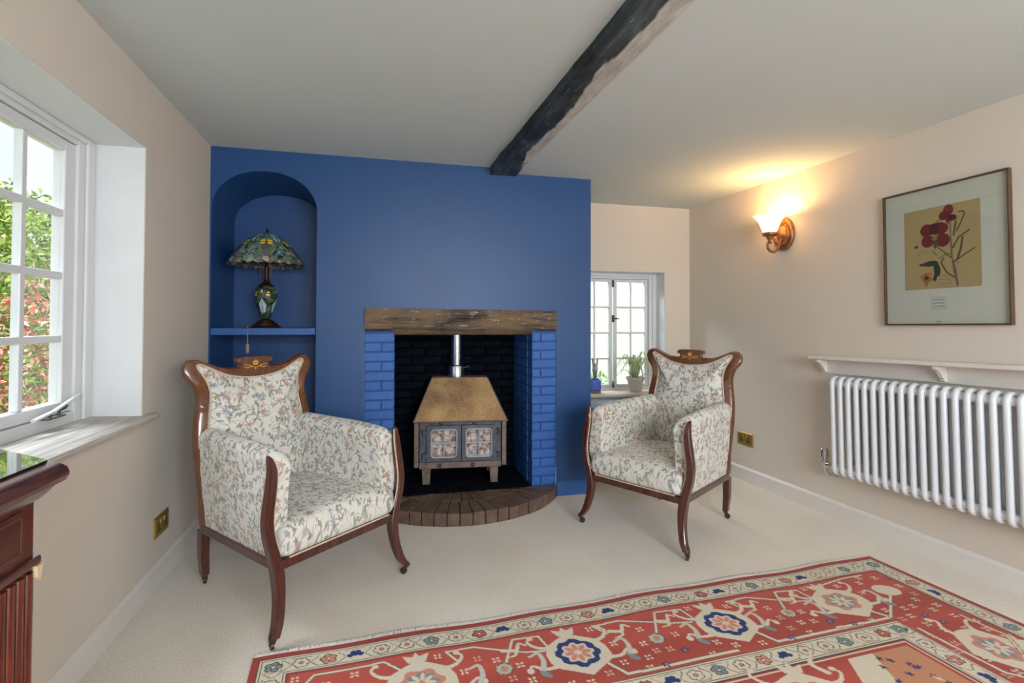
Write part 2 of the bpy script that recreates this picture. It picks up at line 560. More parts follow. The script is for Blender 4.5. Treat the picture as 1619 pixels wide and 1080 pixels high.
def pane_mat(name, tint=(1, 1, 1), gloss=0.02):
    t = NT(name)
    t.n.remove(t.b)
    tr = t.n.new('ShaderNodeBsdfTransparent')
    tr.inputs[0].default_value = (*tint, 1)
    gl = t.n.new('ShaderNodeBsdfGlossy')
    gl.inputs['Roughness'].default_value = gloss
    fr = t.n.new('ShaderNodeLayerWeight')
    fr.inputs[0].default_value = 0.5
    fac = t.math('MULTIPLY_ADD', t.math('POWER', fr.outputs['Facing'], 5.0), 0.9, 0.035)
    mx = t.n.new('ShaderNodeMixShader')
    t.ln(fac, mx.inputs[0])
    t.ln(tr.outputs[0], mx.inputs[1])
    t.ln(gl.outputs[0], mx.inputs[2])
    t.ln(mx.outputs[0], t.out.inputs[0])
    return t.m
M['pane'] = pane_mat('window_glass')
M['picglass'] = pane_mat('picture_glass', (0.95, 0.96, 0.95))

# ------------------------------------------------------------------ the room shell
def struct(name, mb, mat, parent=None, **kw):
    o = mb.build(name, mat, parent, **kw)
    if parent is None: o['kind'] = 'structure'
    return o

struct('floor', MB().box(-1.6, 3.4, YF - 0.2, 4.4, -0.12, 0.0), M['carpet'])
# beam line: x at wall .655, following the side walls' direction
def bx(y): return 0.640 - 0.045 * (y - 3.22)
cl = MB()
cl.hexa([(-1.4, YF - .2, ZC), (bx(YF - .2) + .04, YF - .2, ZC), (bx(4.4) + .04, 4.4, ZC), (-1.4, 4.4, ZC), (-1.4, YF - .2, ZC + .2), (bx(YF - .2) + .04, YF - .2, ZC + .2), (bx(4.4) + .04, 4.4, ZC + .2), (-1.4, 4.4, ZC + .2)])
cl.hexa([(bx(YF - .2) + .04, YF - .2, ZR), (3.2, YF - .2, ZR), (3.2, 4.4, ZR), (bx(4.4) + .04, 4.4, ZR), (bx(YF - .2) + .04, YF - .2, ZR + .23), (3.2, YF - .2, ZR + .23), (3.2, 4.4, ZR + .23), (bx(4.4) + .04, 4.4, ZR + .23)])
struct('ceiling', cl, M['ceiling'])

# left wall with a deep window opening
W1Y0, W1Y1, W1Z0, W1Z1, W1D = 0.55, 2.385, 0.765, 1.873, 0.26
def lw(y0, y1, z0, z1, mb):
    mb.hexa([(xl(y0) - W1D, y0, z0), (xl(y0), y0, z0), (xl(y1), y1, z0), (xl(y1) - W1D, y1, z0), (xl(y0) - W1D, y0, z1), (xl(y0), y0, z1), (xl(y1), y1, z1), (xl(y1) - W1D, y1, z1)])
mb = MB()
ZT = ZC + 0.1
lw(YF - .2, W1Y0, 0, ZT, mb)
lw(W1Y1, 3.9, 0, ZT, mb)
lw(W1Y0, W1Y1, 0, W1Z0, mb)
lw(W1Y0, W1Y1, W1Z1, ZT, mb)
struct('wall_left', mb, M['wall'])
# white painted plaster lining of the window reveal
mb = MB()
for (a, b, c, d, yy) in ((W1Z0, W1Z1, W1Y1 - .004, W1Y1, None), (W1Z0, W1Z1, W1Y0, W1Y0 + .004, None)):
    mb.hexa([(xl(c) - W1D, c, a), (xl(c) - .002, c, a), (xl(c) - .002, d, a), (xl(c) - W1D, d, a), (xl(c) - W1D, c, b), (xl(c) - .002, c, b), (xl(c) - .002, d, b), (xl(c) - W1D, d, b)])
mb.hexa([(xl(W1Y0) - W1D, W1Y0, W1Z1 - .004), (xl(W1Y0) - .002, W1Y0, W1Z1 - .004), (xl(W1Y1) - .002, W1Y1, W1Z1 - .004), (xl(W1Y1) - W1D, W1Y1, W1Z1 - .004),
         (xl(W1Y0) - W1D, W1Y0, W1Z1), (xl(W1Y0) - .002, W1Y0, W1Z1), (xl(W1Y1) - .002, W1Y1, W1Z1), (xl(W1Y1) - W1D, W1Y1, W1Z1)])
struct('trim_1', mb, M['white'])

# right wall
mb = MB()
mb.hexa([(xr(YF - .2), YF - .2, 0), (xr(YF - .2) + .2, YF - .2, 0), (xr(4.2) + .2, 4.2, 0), (xr(4.2), 4.2, 0), (xr(YF - .2), YF - .2, ZT), (xr(YF - .2) + .2, YF - .2, ZT), (xr(4.2) + .2, 4.2, ZT), (xr(4.2), 4.2, ZT)])
struct('wall_right', mb, M['wall'])
# wall behind the camera with an opening added for the frontal fill
FX0, FX1, FZ0, FZ1 = 0.05, 1.95, 0.75, 1.95
mb = MB()
mb.box(-1.4, FX0, YF - .1, YF, 0, ZT).box(FX1, 3.2, YF - .1, YF, 0, ZT).box(FX0, FX1, YF - .1, YF, 0, FZ0).box(FX0, FX1, YF - .1, YF, FZ1, ZT)
struct('wall_front', mb, M['wall'])

# back wall beside the chimney breast, small window opening
W2X0, W2X1, W2Z0, W2Z1, W2D = 1.46, 2.282, 0.575, 1.585, 0.22
mb = MB()
mb.box(XE - .05, W2X0, YC, YC + W2D, 0, ZT).box(W2X1, 2.75, YC, YC + W2D, 0, ZT).box(W2X0, W2X1, YC, YC + W2D, 0, W2Z0).box(W2X0, W2X1, YC, YC + W2D, W2Z1, ZT)
struct('wall_back', mb, M['wall'])
mb = MB()
mb.box(W2X1 - .004, W2X1, YC + .002, YC + W2D, W2Z0, W2Z1).box(W2X0, W2X0 + .004, YC + .002, YC + W2D, W2Z0, W2Z1).box(W2X0 + .004, W2X1 - .004, YC + .002, YC + W2D, W2Z1 - .004, W2Z1)
struct('trim_2', mb, M['white'])

# blue chimney breast: front face with arched niche and fireplace opening
NX0, NX1, NSP, NTOP, NBOT, ND = -0.988, -0.418, 1.815, 2.040, 0.10, 0.45
PX0, PX1, OX0, OX1, OZ = -0.139, 1.098, 0.042, 0.928, 1.10
FD = 0.50
def arch(t, sp, top):      # t 0..1 across
    q = 2 * t - 1
    return sp + (top - sp) * math.sqrt(max(0, 1 - abs(q) ** 2.15))
mb = MB()
NA = 40
def xn(t): return NX0 + (NX1 - NX0) * (0.5 - 0.5 * math.cos(PI * t))
for i in range(NA):
    a, b = xn(i / NA), xn((i + 1) / NA)
    ta, tb = (a - NX0) / (NX1 - NX0), (b - NX0) / (NX1 - NX0)
    za, zb = arch(ta, NSP, NTOP), arch(tb, NSP, NTOP)
    mb.quad((a, YB, za), (b, YB, zb), (b, YB, ZT), (a, YB, ZT))
    za2, zb2 = arch(ta, NSP - .01, NTOP - .035), arch(tb, NSP - .01, NTOP - .035)
    mb.quad((a, YB, za), (a, YB + ND, za2), (b, YB + ND, zb2), (b, YB, zb))      # soffit
    mb.quad((a, YB + ND, NBOT), (b, YB + ND, NBOT), (b, YB + ND, zb2), (a, YB + ND, za2))
mb.quad((NX0, YB, NBOT), (NX0, YB + ND, NBOT), (NX0, YB + ND, NSP - .01), (NX0, YB, NSP))
mb.quad((NX1, YB, NBOT), (NX1, YB, NSP), (NX1, YB + ND, NSP - .01), (NX1, YB + ND, NBOT))
mb.quad((NX0, YB, NBOT), (NX1, YB, NBOT), (NX1, YB + ND, NBOT), (NX0, YB + ND, NBOT))
mb.quad((-1.05, YB, 0), (NX0, YB, 0), (NX0, YB, ZT), (-1.05, YB, ZT))
mb.quad((NX0, YB, 0), (NX1, YB, 0), (NX1, YB, NBOT), (NX0, YB, NBOT))
mb.quad((NX1, YB, 0), (PX0, YB, 0), (PX0, YB, ZT), (NX1, YB, ZT))
mb.quad((PX0, YB, 1.15), (PX1, YB, 1.15), (PX1, YB, ZT), (PX0, YB, ZT))
mb.quad((PX1, YB, 0), (XE, YB, 0), (XE, YB, ZT), (PX1, YB, ZT))
mb.quad((XE, YB, 0), (XE, YC + .05, 0), (XE, YC + .05, ZT), (XE, YB, ZT))
breast = struct('wall_fireplace', mb, M['blue'], smooth=True, angle=30, fix=False)
# mortar bed of the piers (painted) and the sooty recess
m2 = MB()
m2.box(PX0, OX0 - .004, YB + .006, YB + FD, 0, 1.15).box(OX1 + .004, PX1, YB + .006, YB + FD, 0, 1.15)
m2.build('brick_pier_bed', M['bluemortar'], breast)
m3 = MB()
m3.box(OX0 - .1, OX1 + .1, YB + FD + .004, YB + FD + .06, 0, 1.75)
m3.box(OX0 - .1, OX0 - .02, YB + .16, YB + FD + .01, 1.15, 1.75).box(OX1 + .02, OX1 + .1, YB + .16, YB + FD + .01, 1.15, 1.75)
m3.box(OX0 - .1, OX1 + .1, YB + .10, YB + .16, 1.12, 1.75).box(OX0 - .1, OX1 + .1, YB + .1, YB + FD + .06, 1.75, 1.80)
m3.build('fire_recess', M['soot'], breast)
# bricks
_brick_cache = {}
def brick(lx, lz, ly, mat, key):
    k = (round(lx, 3), round(lz, 3), round(ly, 3), key)
    if k not in _brick_cache:
        m = MB().box(-lx / 2, lx / 2, -ly / 2, ly / 2, -lz / 2, lz / 2)
        me_o = m.build('brick', mat)
        me = me_o.data
        bm = bmesh.new()
        bm.from_mesh(me)
        bmesh.ops.bevel(bm, geom=list(bm.edges), offset=0.003, segments=1, affect='EDGES')
        bm.to_mesh(me)
        bm.free()
        bpy.data.objects.remove(me_o)
        _brick_cache[k] = me
    return _brick_cache[k]
CH = 0.0594
rb = random.Random(3)
for r_ in range(17):
    z = 0.077 + CH * (r_ + 0.5)
    for (x0, x1, mir) in ((PX0, OX0, 0), (OX1, PX1, 1)):
        wd = x1 - x0
        cuts = [0, wd] if (r_ + mir) % 2 == 0 else ([0, wd * 0.57, wd] if not mir else [0, wd * 0.36, wd])
        for a, b in zip(cuts[:-1], cuts[1:]):
            g = 0.0035
            link('brick', brick(b - a - 2 * g if b - a < wd else wd - g, CH - .006, .1, M['bluebrick'], 'b'), breast,
                 (x0 + (a + b) / 2, YB + .05 - .002 + rb.uniform(-.002, .002), z + rb.uniform(-.001, .001)), (0, rb.uniform(-.006, .006), rb.uniform(-.01, .01)))
    # inner faces of the recess (run front to back)
    for (xx, sgn) in ((OX0, 1), (OX1, -1)):
        y = YB + .102 if (r_ % 2 == 0) else YB + .102 + .06
        if r_ % 2: 
            link('brick', brick(.06 - .006, CH - .006, .03, M['bluebrick'], 'b'), breast, (xx - sgn * .012, YB + .102 + .03, z), (0, 0, PI / 2))
        while y < YB + FD - .02:
            ln_ = min(.2, YB + FD - y)
            link('brick', brick(ln_ - .006, CH - .006, .03, M['bluebrick'], 'b'), breast, (xx - sgn * .012 + rb.uniform(-.001, .001), y + ln_ / 2, z), (0, 0, PI / 2))
            y += ln_
    x = OX0 - (.1 if r_ % 2 else 0)
    while x < OX1 - .02:
        a, b = max(x, OX0), min(x + .222, OX1)
        if b - a > .03:
            link('brick', brick(b - a - .008, CH - .008, .03, M['firebrick'], 'f'), breast, ((a + b) / 2, YB + FD - .009 + rb.uniform(-.002, .002), z), (0, 0, 0))
        x += .222

# niche shelf (built in)
sh = box_part('niche_shelf', M['bluewood'], breast, NX0 + .001, NX1 - .006, YB + .002, YB + ND - .002, 1.076, 1.116, 0.002)
tag(sh, 'painted shelf board')

# skirting boards
def skirt(name, pts, mat, h=0.097, th=0.016):
    """pts: polyline on the floor, the board stands to the right of the walking direction"""
    m = MB()
    prof = [(0, 0), (th, 0), (th, h - .014), (th * .55, h - .004), (th * .3, h), (0, h)]
    rings = []
    n = len(pts)
    for i, p in enumerate(pts):
        p = Vector((*p, 0))
        d0 = (Vector((*pts[i], 0)) - Vector((*pts[i - 1], 0))).normalized() if i > 0 else None
        d1 = (Vector((*pts[i + 1], 0)) - Vector((*pts[i], 0))).normalized() if i < n - 1 else None
        def nrm(d): return Vector((d.y, -d.x, 0))
        if d0 is None: o_ = nrm(d1)
        elif d1 is None: o_ = nrm(d0)
        else:
            o_ = nrm(d0) + nrm(d1)
            o_ = o_ / (o_.dot(nrm(d0)))
        rings.append([p + o_ * a + Vector((0, 0, b)) for a, b in prof])
    m.loft(rings)
    return struct(name, m, mat)
skirt('baseboard_left', [(xl(YF), YF), (xl(YB), YB)], M['skirting'])
skirt('baseboard_right', [(xr(YC), YC), (xr(YF), YF)], M['skirting'], h=0.103)
skirt('baseboard_breast', [(PX1 + .002, YB), (XE, YB), (XE, YC)], M['bluewood'], h=0.094)
skirt('baseboard_fireplace', [(-.99, YB), (PX0 - .002, YB)], M['bluewood'], h=0.094)
skirt('baseboard_back', [(XE + .017, YC), (xr(YC), YC)], M['skirting'])

# ------------------------------------------------------------------ left window
def window_unit(name, root, x0, x1, z0, z1, casements, nrow, yf, yc_, jamb, head, foot, stile, rail_b, rail_t, barw, ncol, depth=0.05):
    """frame + casements with glazing bars; local x along the wall, y into the wall"""
    m = MB()
    m.box(x0, x0 + jamb, yf, yf + .075, z0, z1).box(x1 - jamb, x1, yf, yf + .075, z0, z1)
    m.box(x0 + jamb, x1 - jamb, yf, yf + .075, z1 - head, z1).box(x0 + jamb, x1 - jamb, yf, yf + .075, z0, z0 + foot)
    for c0, c1 in zip(casements[:-1], casements[1:]):
        if c0[1] < c1[0] - .02: m.box(c0[1] + .002, c1[0] - .002, yf, yf + .075, z0 + foot, z1 - head)
    # a moulding bead round the frame
    m.box(x1 - jamb * .55, x1, yf - .012, yf, z0, z1).box(x0, x0 + jamb * .55, yf - .012, yf, z0, z1)
    m.box(x0 + jamb * .55, x1 - jamb * .55, yf - .012, yf, z1 - head * .55, z1)
    m.build('window_frame', M['white'], root, bevel=.004, seg=3)
    for c0, c1 in casements:
        zb, zt = z0 + foot + .002, z1 - head - .002
        m = MB()
        m.box(c0, c0 + stile, yc_, yc_ + depth, zb, zt).box(c1 - stile, c1, yc_, yc_ + depth, zb, zt)
        m.box(c0 + stile, c1 - stile, yc_, yc_ + depth, zb, zb + rail_b).box(c0 + stile, c1 - stile, yc_, yc_ + depth, zt - rail_t, zt)
        cs = m.build('casement', M['white'], root, bevel=.005, seg=3)
        gx0, gx1, gz0, gz1 = c0 + stile, c1 - stile, zb + rail_b, zt - rail_t
        pw, ph = (gx1 - gx0) / ncol, (gz1 - gz0) / nrow
        for i in range(1, ncol):
            box_part('glazing_bar', M['white'], cs, gx0 + pw * i - barw / 2, gx0 + pw * i + barw / 2, yc_ + .004, yc_ + depth * .72, gz0, gz1, .004)
        for j in range(1, nrow):
            box_part('glazing_bar', M['white'], cs, gx0, gx1, yc_ + .003, yc_ + depth * .74, gz0 + ph * j - barw / 2, gz0 + ph * j + barw / 2, .004)
        for i in range(ncol):
            for j in range(nrow):
                box_part('pane', M['pane'], cs, gx0 + pw * i, gx0 + pw * (i + 1), yc_ + .014, yc_ + .017, gz0 + ph * j, gz0 + ph * (j + 1), 0)

w1 = empty('window_1', (xl(W1Y1), W1Y1, 0), RZ_LEFT)
w1['kind'] = 'structure'
WW = W1Y1 - W1Y0
window_unit('w1', w1, -WW, -.004, W1Z0, W1Z1 - .004, [(-WW + .095, -WW / 2 - .03), (-WW / 2 + .03, -.097)], 4, .185, .195, .097, .04, .046, .07, .042, .042, .026, 3, .042)
# wooden stay bar and its pins, catches
m = MB()
m.tube([(-.40, .155, .825), (-.30, .150, .840), (-.17, .150, .872), (-.13, .155, .880)], [.009, .008, .0075, .006], 8, flat=.6)
m.build('window_stay', M['white'], w1, smooth=True)
m = MB()
m.box(-.31, -.21, .158, .182, .811, .816)
m.tube([(-.285, .168, .814), (-.285, .166, .838)], .005, 8).tube([(-.235, .168, .814), (-.235, .166, .836)], .005, 8)
m.tube([(-.235, .166, .836), (-.215, .160, .840), (-.20, .160, .846)], [.006, .006, .004], 8)
m.build('stay_pin', M['iron'], w1, smooth=True)
# old board sill
t = NT('limed_sill_board')
f = t.noise(t.mapping(t.coord(), (2.2, 60, 60)), 1.0, 6, 0.7, 1.0)
t.base(t.ramp(f, [(0.36, rgb(164, 152, 142)), (0.56, rgb(206, 198, 190)), (0.7, rgb(226, 220, 214))]))
t.set(0.6)
t.bump(f, 0.4, 0.004)
m = MB()
prof = [(.184, W1Z0 - .002), (.184, W1Z0 + .006), (-.02, W1Z0), (-.031, W1Z0 - .004), (-.036, W1Z0 - .013), (-.032, W1Z0 - .023), (-.02, W1Z0 - .03), (.0005, W1Z0 - .03), (.0005, W1Z0 - .004)]
rings = [[(x, y, z) for y, z in prof] for x in (-WW - .03, -WW, -1.0, -.5, -.002)]
m.loft(rings)
pf2 = [(-.0005, W1Z0 - .004), (-.0005, W1Z0), (-.02, W1Z0), (-.031, W1Z0 - .004), (-.036, W1Z0 - .013), (-.032, W1Z0 - .023), (-.02, W1Z0 - .03), (-.0005, W1Z0 - .03)]
m.loft([[(x, y, z) for y, z in pf2] for x in (-.002, .085)])
m.build('window_sill', t.m, w1, smooth=True, angle=35)

# little window beside the chimney breast
w2 = empty('window_2', (0, YC, 0), 0)
w2['kind'] = 'structure'
window_unit('w2', w2, W2X0 + .004, W2X1 - .004, W2Z0, W2Z1 - .004, [(1.545, 1.868), (1.882, 2.205)], 4, .142, .15, .07, .05, .03, .03, .022, .022, .016, 2, .035)
m = MB()
m.lathe([(.012, 0), (.012, .012)], 12, (1.875, .150, 1.19), 'y').tube([(1.875, .135, 1.19), (1.90, .128, 1.19), (1.925, .13, 1.187)], [.007, .006, .004], 8)
m.box(1.863, 1.887, .146, .151, 1.16, 1.22)
m.build('window_handle', M['iron'], w2, smooth=True)
for zz in (1.49, .625):
    m = MB()
    m.box(1.866, 1.884, .144, .150, zz - .03, zz + .03).tube([(1.875, .142, zz + .03), (1.875, .138, zz - .03)], .006, 8)
    m.build('window_bolt', M['iron'], w2, smooth=True)
m = MB()
prof = [(.142, W2Z0 - .004), (.142, W2Z0 + .004), (-.03, W2Z0), (-.042, W2Z0 - .006), (-.046, W2Z0 - .016), (-.042, W2Z0 - .027), (-.03, W2Z0 - .034), (.0005, W2Z0 - .034), (.0005, W2Z0 - .004)]
m.loft([[(x, y, z) for y, z in prof] for x in (W2X0 + .001, W2X1 - .001)])
m.build('window_sill', simple('sill_paint', rgb(226, 214, 202), 0.4, var=.03), w2, smooth=True, angle=35)

# unseen window added behind the camera to go with the frontal fill
w3 = empty('added_window', (0, YF, 0), PI)
w3['kind'] = 'structure'
window_unit('w3', w3, -FX1, -FX0, FZ0, FZ1, [(-FX1 + .08, -1.03), (-.97, -FX0 - .08)], 3, .02, .025, .08, .05, .05, .06, .05, .05, .026, 3, .05)

# ------------------------------------------------------------------ ceiling beam
m = MB()
NY, NU = 150, 22
rings = []
cols_ = []
for j in range(NY + 1):
    y = -1.95 + (YB + 1.95 - .0005) * j / NY
    ring = []
    wd = 0.180 + .005 * mnoise.noise((0, y * 1.5, 3))
    x0 = bx(y) + .006 * mnoise.noise((1, y * 2.2, 0))
    edge = 0.52 + .24 * mnoise.noise((5.3, y * 1.7, 0)) + .08 * mnoise.noise((9, y * 7, 2))
    if y > 2.75: edge += (y - 2.75) * 1.6
    if y < 1.2: edge -= .1
    for k in range(NU + 1):
        u = k / NU
        if k == 0: x, z = x0, ZC + .03
        elif k == 1: x, z = x0 + .004 * mnoise.noise((3, y * 9, 1)), ZC - .004
        else:
            q = (k - 2) / (NU - 2)
            x = x0 + .003 + wd * q
            base = ZR - .016
            if q > edge: base = ZR - .016 + (q - edge) / max(.05, 1 - edge) * .013
            facet = abs(mnoise.noise((x * 6 + 3, y * 7, 0)))
            z = base - .012 * (.5 - facet) * (1 - q) + .003 * mnoise.noise((x * 60, y * 22, 4)) * (1 - q * .6)
            z = min(z, ZR - .0025)
            if k == 2: z += .004
            if k == NU: z = ZR + .004
        ring.append((x, y, z))
        wht = 1.0 if (k > 2 and (k - 2) / (NU - 2) > edge + .05 * mnoise.noise((x * 40, y * 30, 7))) else 0.0
        cols_.append((wht,) * 3)
    rings.append(ring)
m.loft(rings, closed=False, caps=False)
m.c = cols_
# closing top so that the timber is a solid
n0 = len(m.v)
bm_o = m.build('ceiling_beam', M['beam'], smooth=True, angle=60, colors=True)
tag(bm_o, 'dark rough-hewn timber beam set in the white ceiling, with limewash along one edge', 'beam')

# ------------------------------------------------------------------ mantel beam over the fireplace
m = MB()
NXm, rings = 70, []
for i in range(NXm + 1):
    x = -.136 + (1.094 + .136) * i / NXm
    n1 = mnoise.noise((x * 4, 0, 0)) * .006 + mnoise.noise((x * 17, 2, 0)) * .003
    n2 = mnoise.noise((x * 3, 5, 0)) * .007 + mnoise.noise((x * 14, 7, 0)) * .005
    inside = 1 if OX0 - .01 < x < OX1 + .01 else 0
    zt = 1.238 - .006 * i / NXm + n1 * .4
    ztop = zt
    zf = 1.128 + n2 if inside else 1.112 + n2 * .4
    zb = 1.072 + n2 * .3 if inside else 1.098
    y0 = YB - .034 + mnoise.noise((x * 6, 9, 0)) * .004
    pr = [(y0 + .004, ztop), (y0, ztop - .006)]
    for k in range(1, 6):
        zz = ztop - .006 + (zf - ztop + .006) * k / 6
        pr.append((y0 + .004 * mnoise.noise((x * 20, zz * 40, 1)), zz))
    pr += [(y0 + .002, zf), (y0 + .020, zf - (zf - zb) * .30), (y0 + .042 + n1, zf - (zf - zb) * .68), (y0 + (.075 if inside else .02), zb), (YB + .13, zb), (YB + .13, ztop)]
    rings.append([(x, a, b) for a, b in pr])
m.loft(rings)
o = m.build('mantel_beam', M['mantel'], smooth=True, angle=50)
tag(o, 'weathered oak lintel beam across the top of the fireplace opening', 'beam')

# ------------------------------------------------------------------ hearth
HC, HR, HZ = (0.478, 3.571), 0.714, 0.075
hearth = empty('hearth', (HC[0], HC[1], 0))
tag(hearth, 'raised semicircular dark brick hearth in front of the stove', 'hearth')
ha = math.asin(.615 / HR)
poly = [(HR * .992 * math.sin(a), -HR * .992 * math.cos(a)) for a in np.linspace(-ha, ha, 40)]
base = MB().prism([(p[0], min(p[1], YB - HC[1] - .002)) for p in poly], 0, HZ - .006, 'z')
base.box(OX0 - HC[0] + .003, OX1 - HC[0] - .003, YB - HC[1] - .003, YB + FD - .03 - HC[1], 0, HZ - .006)
base.build('hearth_bed', M['hearthmortar'], hearth)
rh = random.Random(5)
def sector(r0, r1, a0, a1, z0, z1, ymax):
    m_ = MB()
    k = 3
    lo = [(r1 * math.sin(a), -r1 * math.cos(a)) for a in np.linspace(a0, a1, k)] + [(r0 * math.sin(a), -r0 * math.cos(a)) for a in np.linspace(a1, a0, k)]
    lo = [(p[0], min(p[1], ymax)) for p in lo]
    return m_.prism(lo, z0, z1, 'z')
def sect_ok(r0, r1, a0, a1, ymax):
    return -r1 * math.cos((a0 + a1) / 2) < ymax - .025
ymx = YB - HC[1] - .004
for (r0, r1, nb, zz) in ((.512, HR, 20, 0), (.305, .508, 15, 1), (.10, .301, 9, 1)):
    for i in range(nb):
        a0, a1 = -ha + 2 * ha * i / nb, -ha + 2 * ha * (i + 1) / nb
        g = .0028 / r1
        if not sect_ok(r0, r1, a0, a1, ymx): continue
        dz = rh.uniform(-.003, .002)
        rr1 = r1 + (rh.uniform(-.004, .004) if zz == 0 else 0)
        # keep the bricks in front of the wall face
        sector(r0 + .002, rr1, a0 + g, a1 - g, .002 if zz == 0 else .03, HZ + dz, ymx).build('brick', M['hearthbrick'], hearth, bevel=.003, seg=1)
for r_ in range(3):
    for c_ in range(5):
        x0 = OX0 - HC[0] + .005 + (OX1 - OX0 - .01) / 5 * c_
        y0 = ymx + .008 + .155 * r_
        MB().box(x0 + .002, x0 + (OX1 - OX0 - .01) / 5 - .002, y0, y0 + .151, .03, HZ + rh.uniform(-.002, .001)).build('brick', M['firebrick'], hearth, bevel=.003, seg=1)

# ------------------------------------------------------------------ wood stove
stove = empty('wood_stove', (0.4677, 3.370, HZ), R(-5.7))
tag(stove, 'cast iron wood-burning stove with rusty sloping canopy and two glazed doors', 'stove')
t = NT('rusty_canopy_steel')
c = t.coord()
a_ = t.noise(c, 130, 4, 0.75)
b_ = t.noise(c, 4.5, 2)
fac = t.math('ADD', t.math('MULTIPLY', a_, 0.55), t.math('MULTIPLY', b_, 0.45))
t.base(t.ramp(fac, [(0.36, rgb(104, 90, 80)), (0.45, rgb(166, 130, 94)), (0.54, rgb(204, 164, 114)), (0.64, rgb(224, 190, 140))]))
t.set(0.5, 0.2)
t.bump(a_, 0.25, 0.003)
M['canopy'] = t.m
M['castiron'] = simple('cast_iron', rgb(84, 85, 94), 0.45, 0.35, var=0.3, scale=14, bump=0.3, bscale=120)
M['castbrown'] = simple('cast_iron_browned', rgb(122, 102, 92), 0.5, 0.3, var=0.3, scale=20, bump=0.3, bscale=120)
H = .075
def Z(z): return z - H
m = MB()
m.box(-.262, .282, .012, .36, Z(.186), Z(.494))
m.build('firebox', M['castiron'], stove, bevel=.003)
m = MB().box(-.262, .282, -.004, .014, Z(.186), Z(.226))
m.build('ash_lip', M['castbrown'], stove, bevel=.003)
for x0, x1 in ((-.296, -.266), (.286, .316)):
    box_part('side_panel', M['castbrown'], stove, x0, x1, -.006, .34, Z(.196), Z(.494), .003)
# canopy: sloping front and sides
bx0, bx1, tx0, tx1, cb, ct = -.300, .322, -.185, .205, Z(.497), Z(.764)
m = MB()
yb0, yt0, ybk = -.022, .20, .37
m.hexa([(bx0, yb0, cb), (bx1, yb0, cb), (bx1 - .02, ybk, cb), (bx0 + .02, ybk, cb), (tx0, yt0, ct), (tx1, yt0, ct), (tx1, ybk, ct), (tx0, ybk, ct)])
m.build('canopy', M['canopy'], stove, bevel=.004)
m = MB().tube([(bx0, yb0, cb), (bx1, yb0, cb)], .005, 8).tube([(bx0, yb0, cb), (tx0, yt0, ct)], .004, 8).tube([(bx1, yb0, cb), (tx1, yt0, ct)], .004, 8)
m.build('canopy_edge', M['castbrown'], stove, smooth=True)
for x0, x1 in ((-.213, .010), (.016, .242)):
    d = empty('door', (0, 0, 0))
    bpy.data.objects.remove(d)
    zc0, zc1 = Z(.236), Z(.470)
    # door leaf with a rounded opening
    ox0, ox1, oz0, oz1 = x0 + .028, x1 - .028, zc0 + .026, zc1 - .026
    m = MB()
    outer, inner = [], []
    rr = .022
    for (cx, cz, a0) in ((ox1 - rr, oz1 - rr, 0), (ox0 + rr, oz1 - rr, 90), (ox0 + rr, oz0 + rr, 180), (ox1 - rr, oz0 + rr, 270)):
        for k in range(6):
            a = R(a0 + 90 * k / 5)
            inner.append((cx + rr * math.cos(a), cz + rr * math.sin(a)))
    r2 = .004
    for (cx, cz, a0) in ((x1 - r2, zc1 - r2, 0), (x0 + r2, zc1 - r2, 90), (x0 + r2, zc0 + r2, 180), (x1 - r2, zc0 + r2, 270)):
        for k in range(6):
            a = R(a0 + 90 * k / 5)
            outer.append((cx + r2 * math.cos(a), cz + r2 * math.sin(a)))
    n = len(inner)
    rings = [[(p[0], .011, p[1]) for p in outer], [(p[0], -.018, p[1]) for p in outer], [(p[0], -.018, p[1]) for p in inner], [(p[0], .006, p[1]) for p in inner]]
    m.loft(rings, closed=True, caps=False)
    door = m.build('door', M['castiron'], stove, smooth=True, angle=40)
    mid = (ox0 + ox1) / 2
    mz = (oz0 + oz1) / 2
    tm = NT('sooted_stove_glass')
    cc = tm.coord()
    ff = tm.noise(cc, 28, 4, 0.65)
    tm.base(tm.ramp(ff, [(0.33, rgb(84, 56, 44)), (0.46, rgb(160, 138, 128)), (0.58, rgb(212, 202, 198))]))
    tm.set(0.2, spec=0.6)
    for (a, b, e, f_) in ((ox0, mid, oz0, mz), (mid, ox1, oz0, mz), (ox0, mid, mz, oz1), (mid, ox1, mz, oz1)):
        box_part('pane', tm.m, door, a + .001, b - .001, .002, .007, e + .001, f_ - .001, 0)
    mbr = MB().tube([(mid, -.012, oz0 - .004), (mid, -.012, oz1 + .004)], .006, 8).tube([(ox0 - .004, -.012, mz), (ox1 + .004, -.012, mz)], .006, 8)
    loop = [(p[0], -.018, p[1]) for p in inner]
    mbr.tube(loop, .0055, 8, closed=True)
    mbr.build('glazing_bar', simple('grey_iron', rgb(176, 176, 180), .4, .3), door, smooth=True)
    hx = x0 - .02 if x0 < 0 else x1 + .02
    for hz in (zc0 + .035, zc1 - .045):
        m = MB().lathe([(.011, -.019), (.011, .019)], 12, (hx, -.010, hz + 0), 'z')
        m.box(min(hx, hx + (.022 if x0 < 0 else -.022)), max(hx, hx + (.022 if x0 < 0 else -.022)), -.014, -.004, hz - .012, hz + .012)
        m.build('hinge', M['castiron'], door, smooth=True)
for (x, z) in ((-.12, .483), (.10, .483), (-.13, .205), (.09, .205)):
    m = MB().lathe([(.013, 0), (.013, .006), (.009, .013), (.003, .016)], 14, (x, .010 if z > .3 else -.003, Z(z)), 'y')
    m.build('air_knob', M['castiron'], stove, smooth=True)
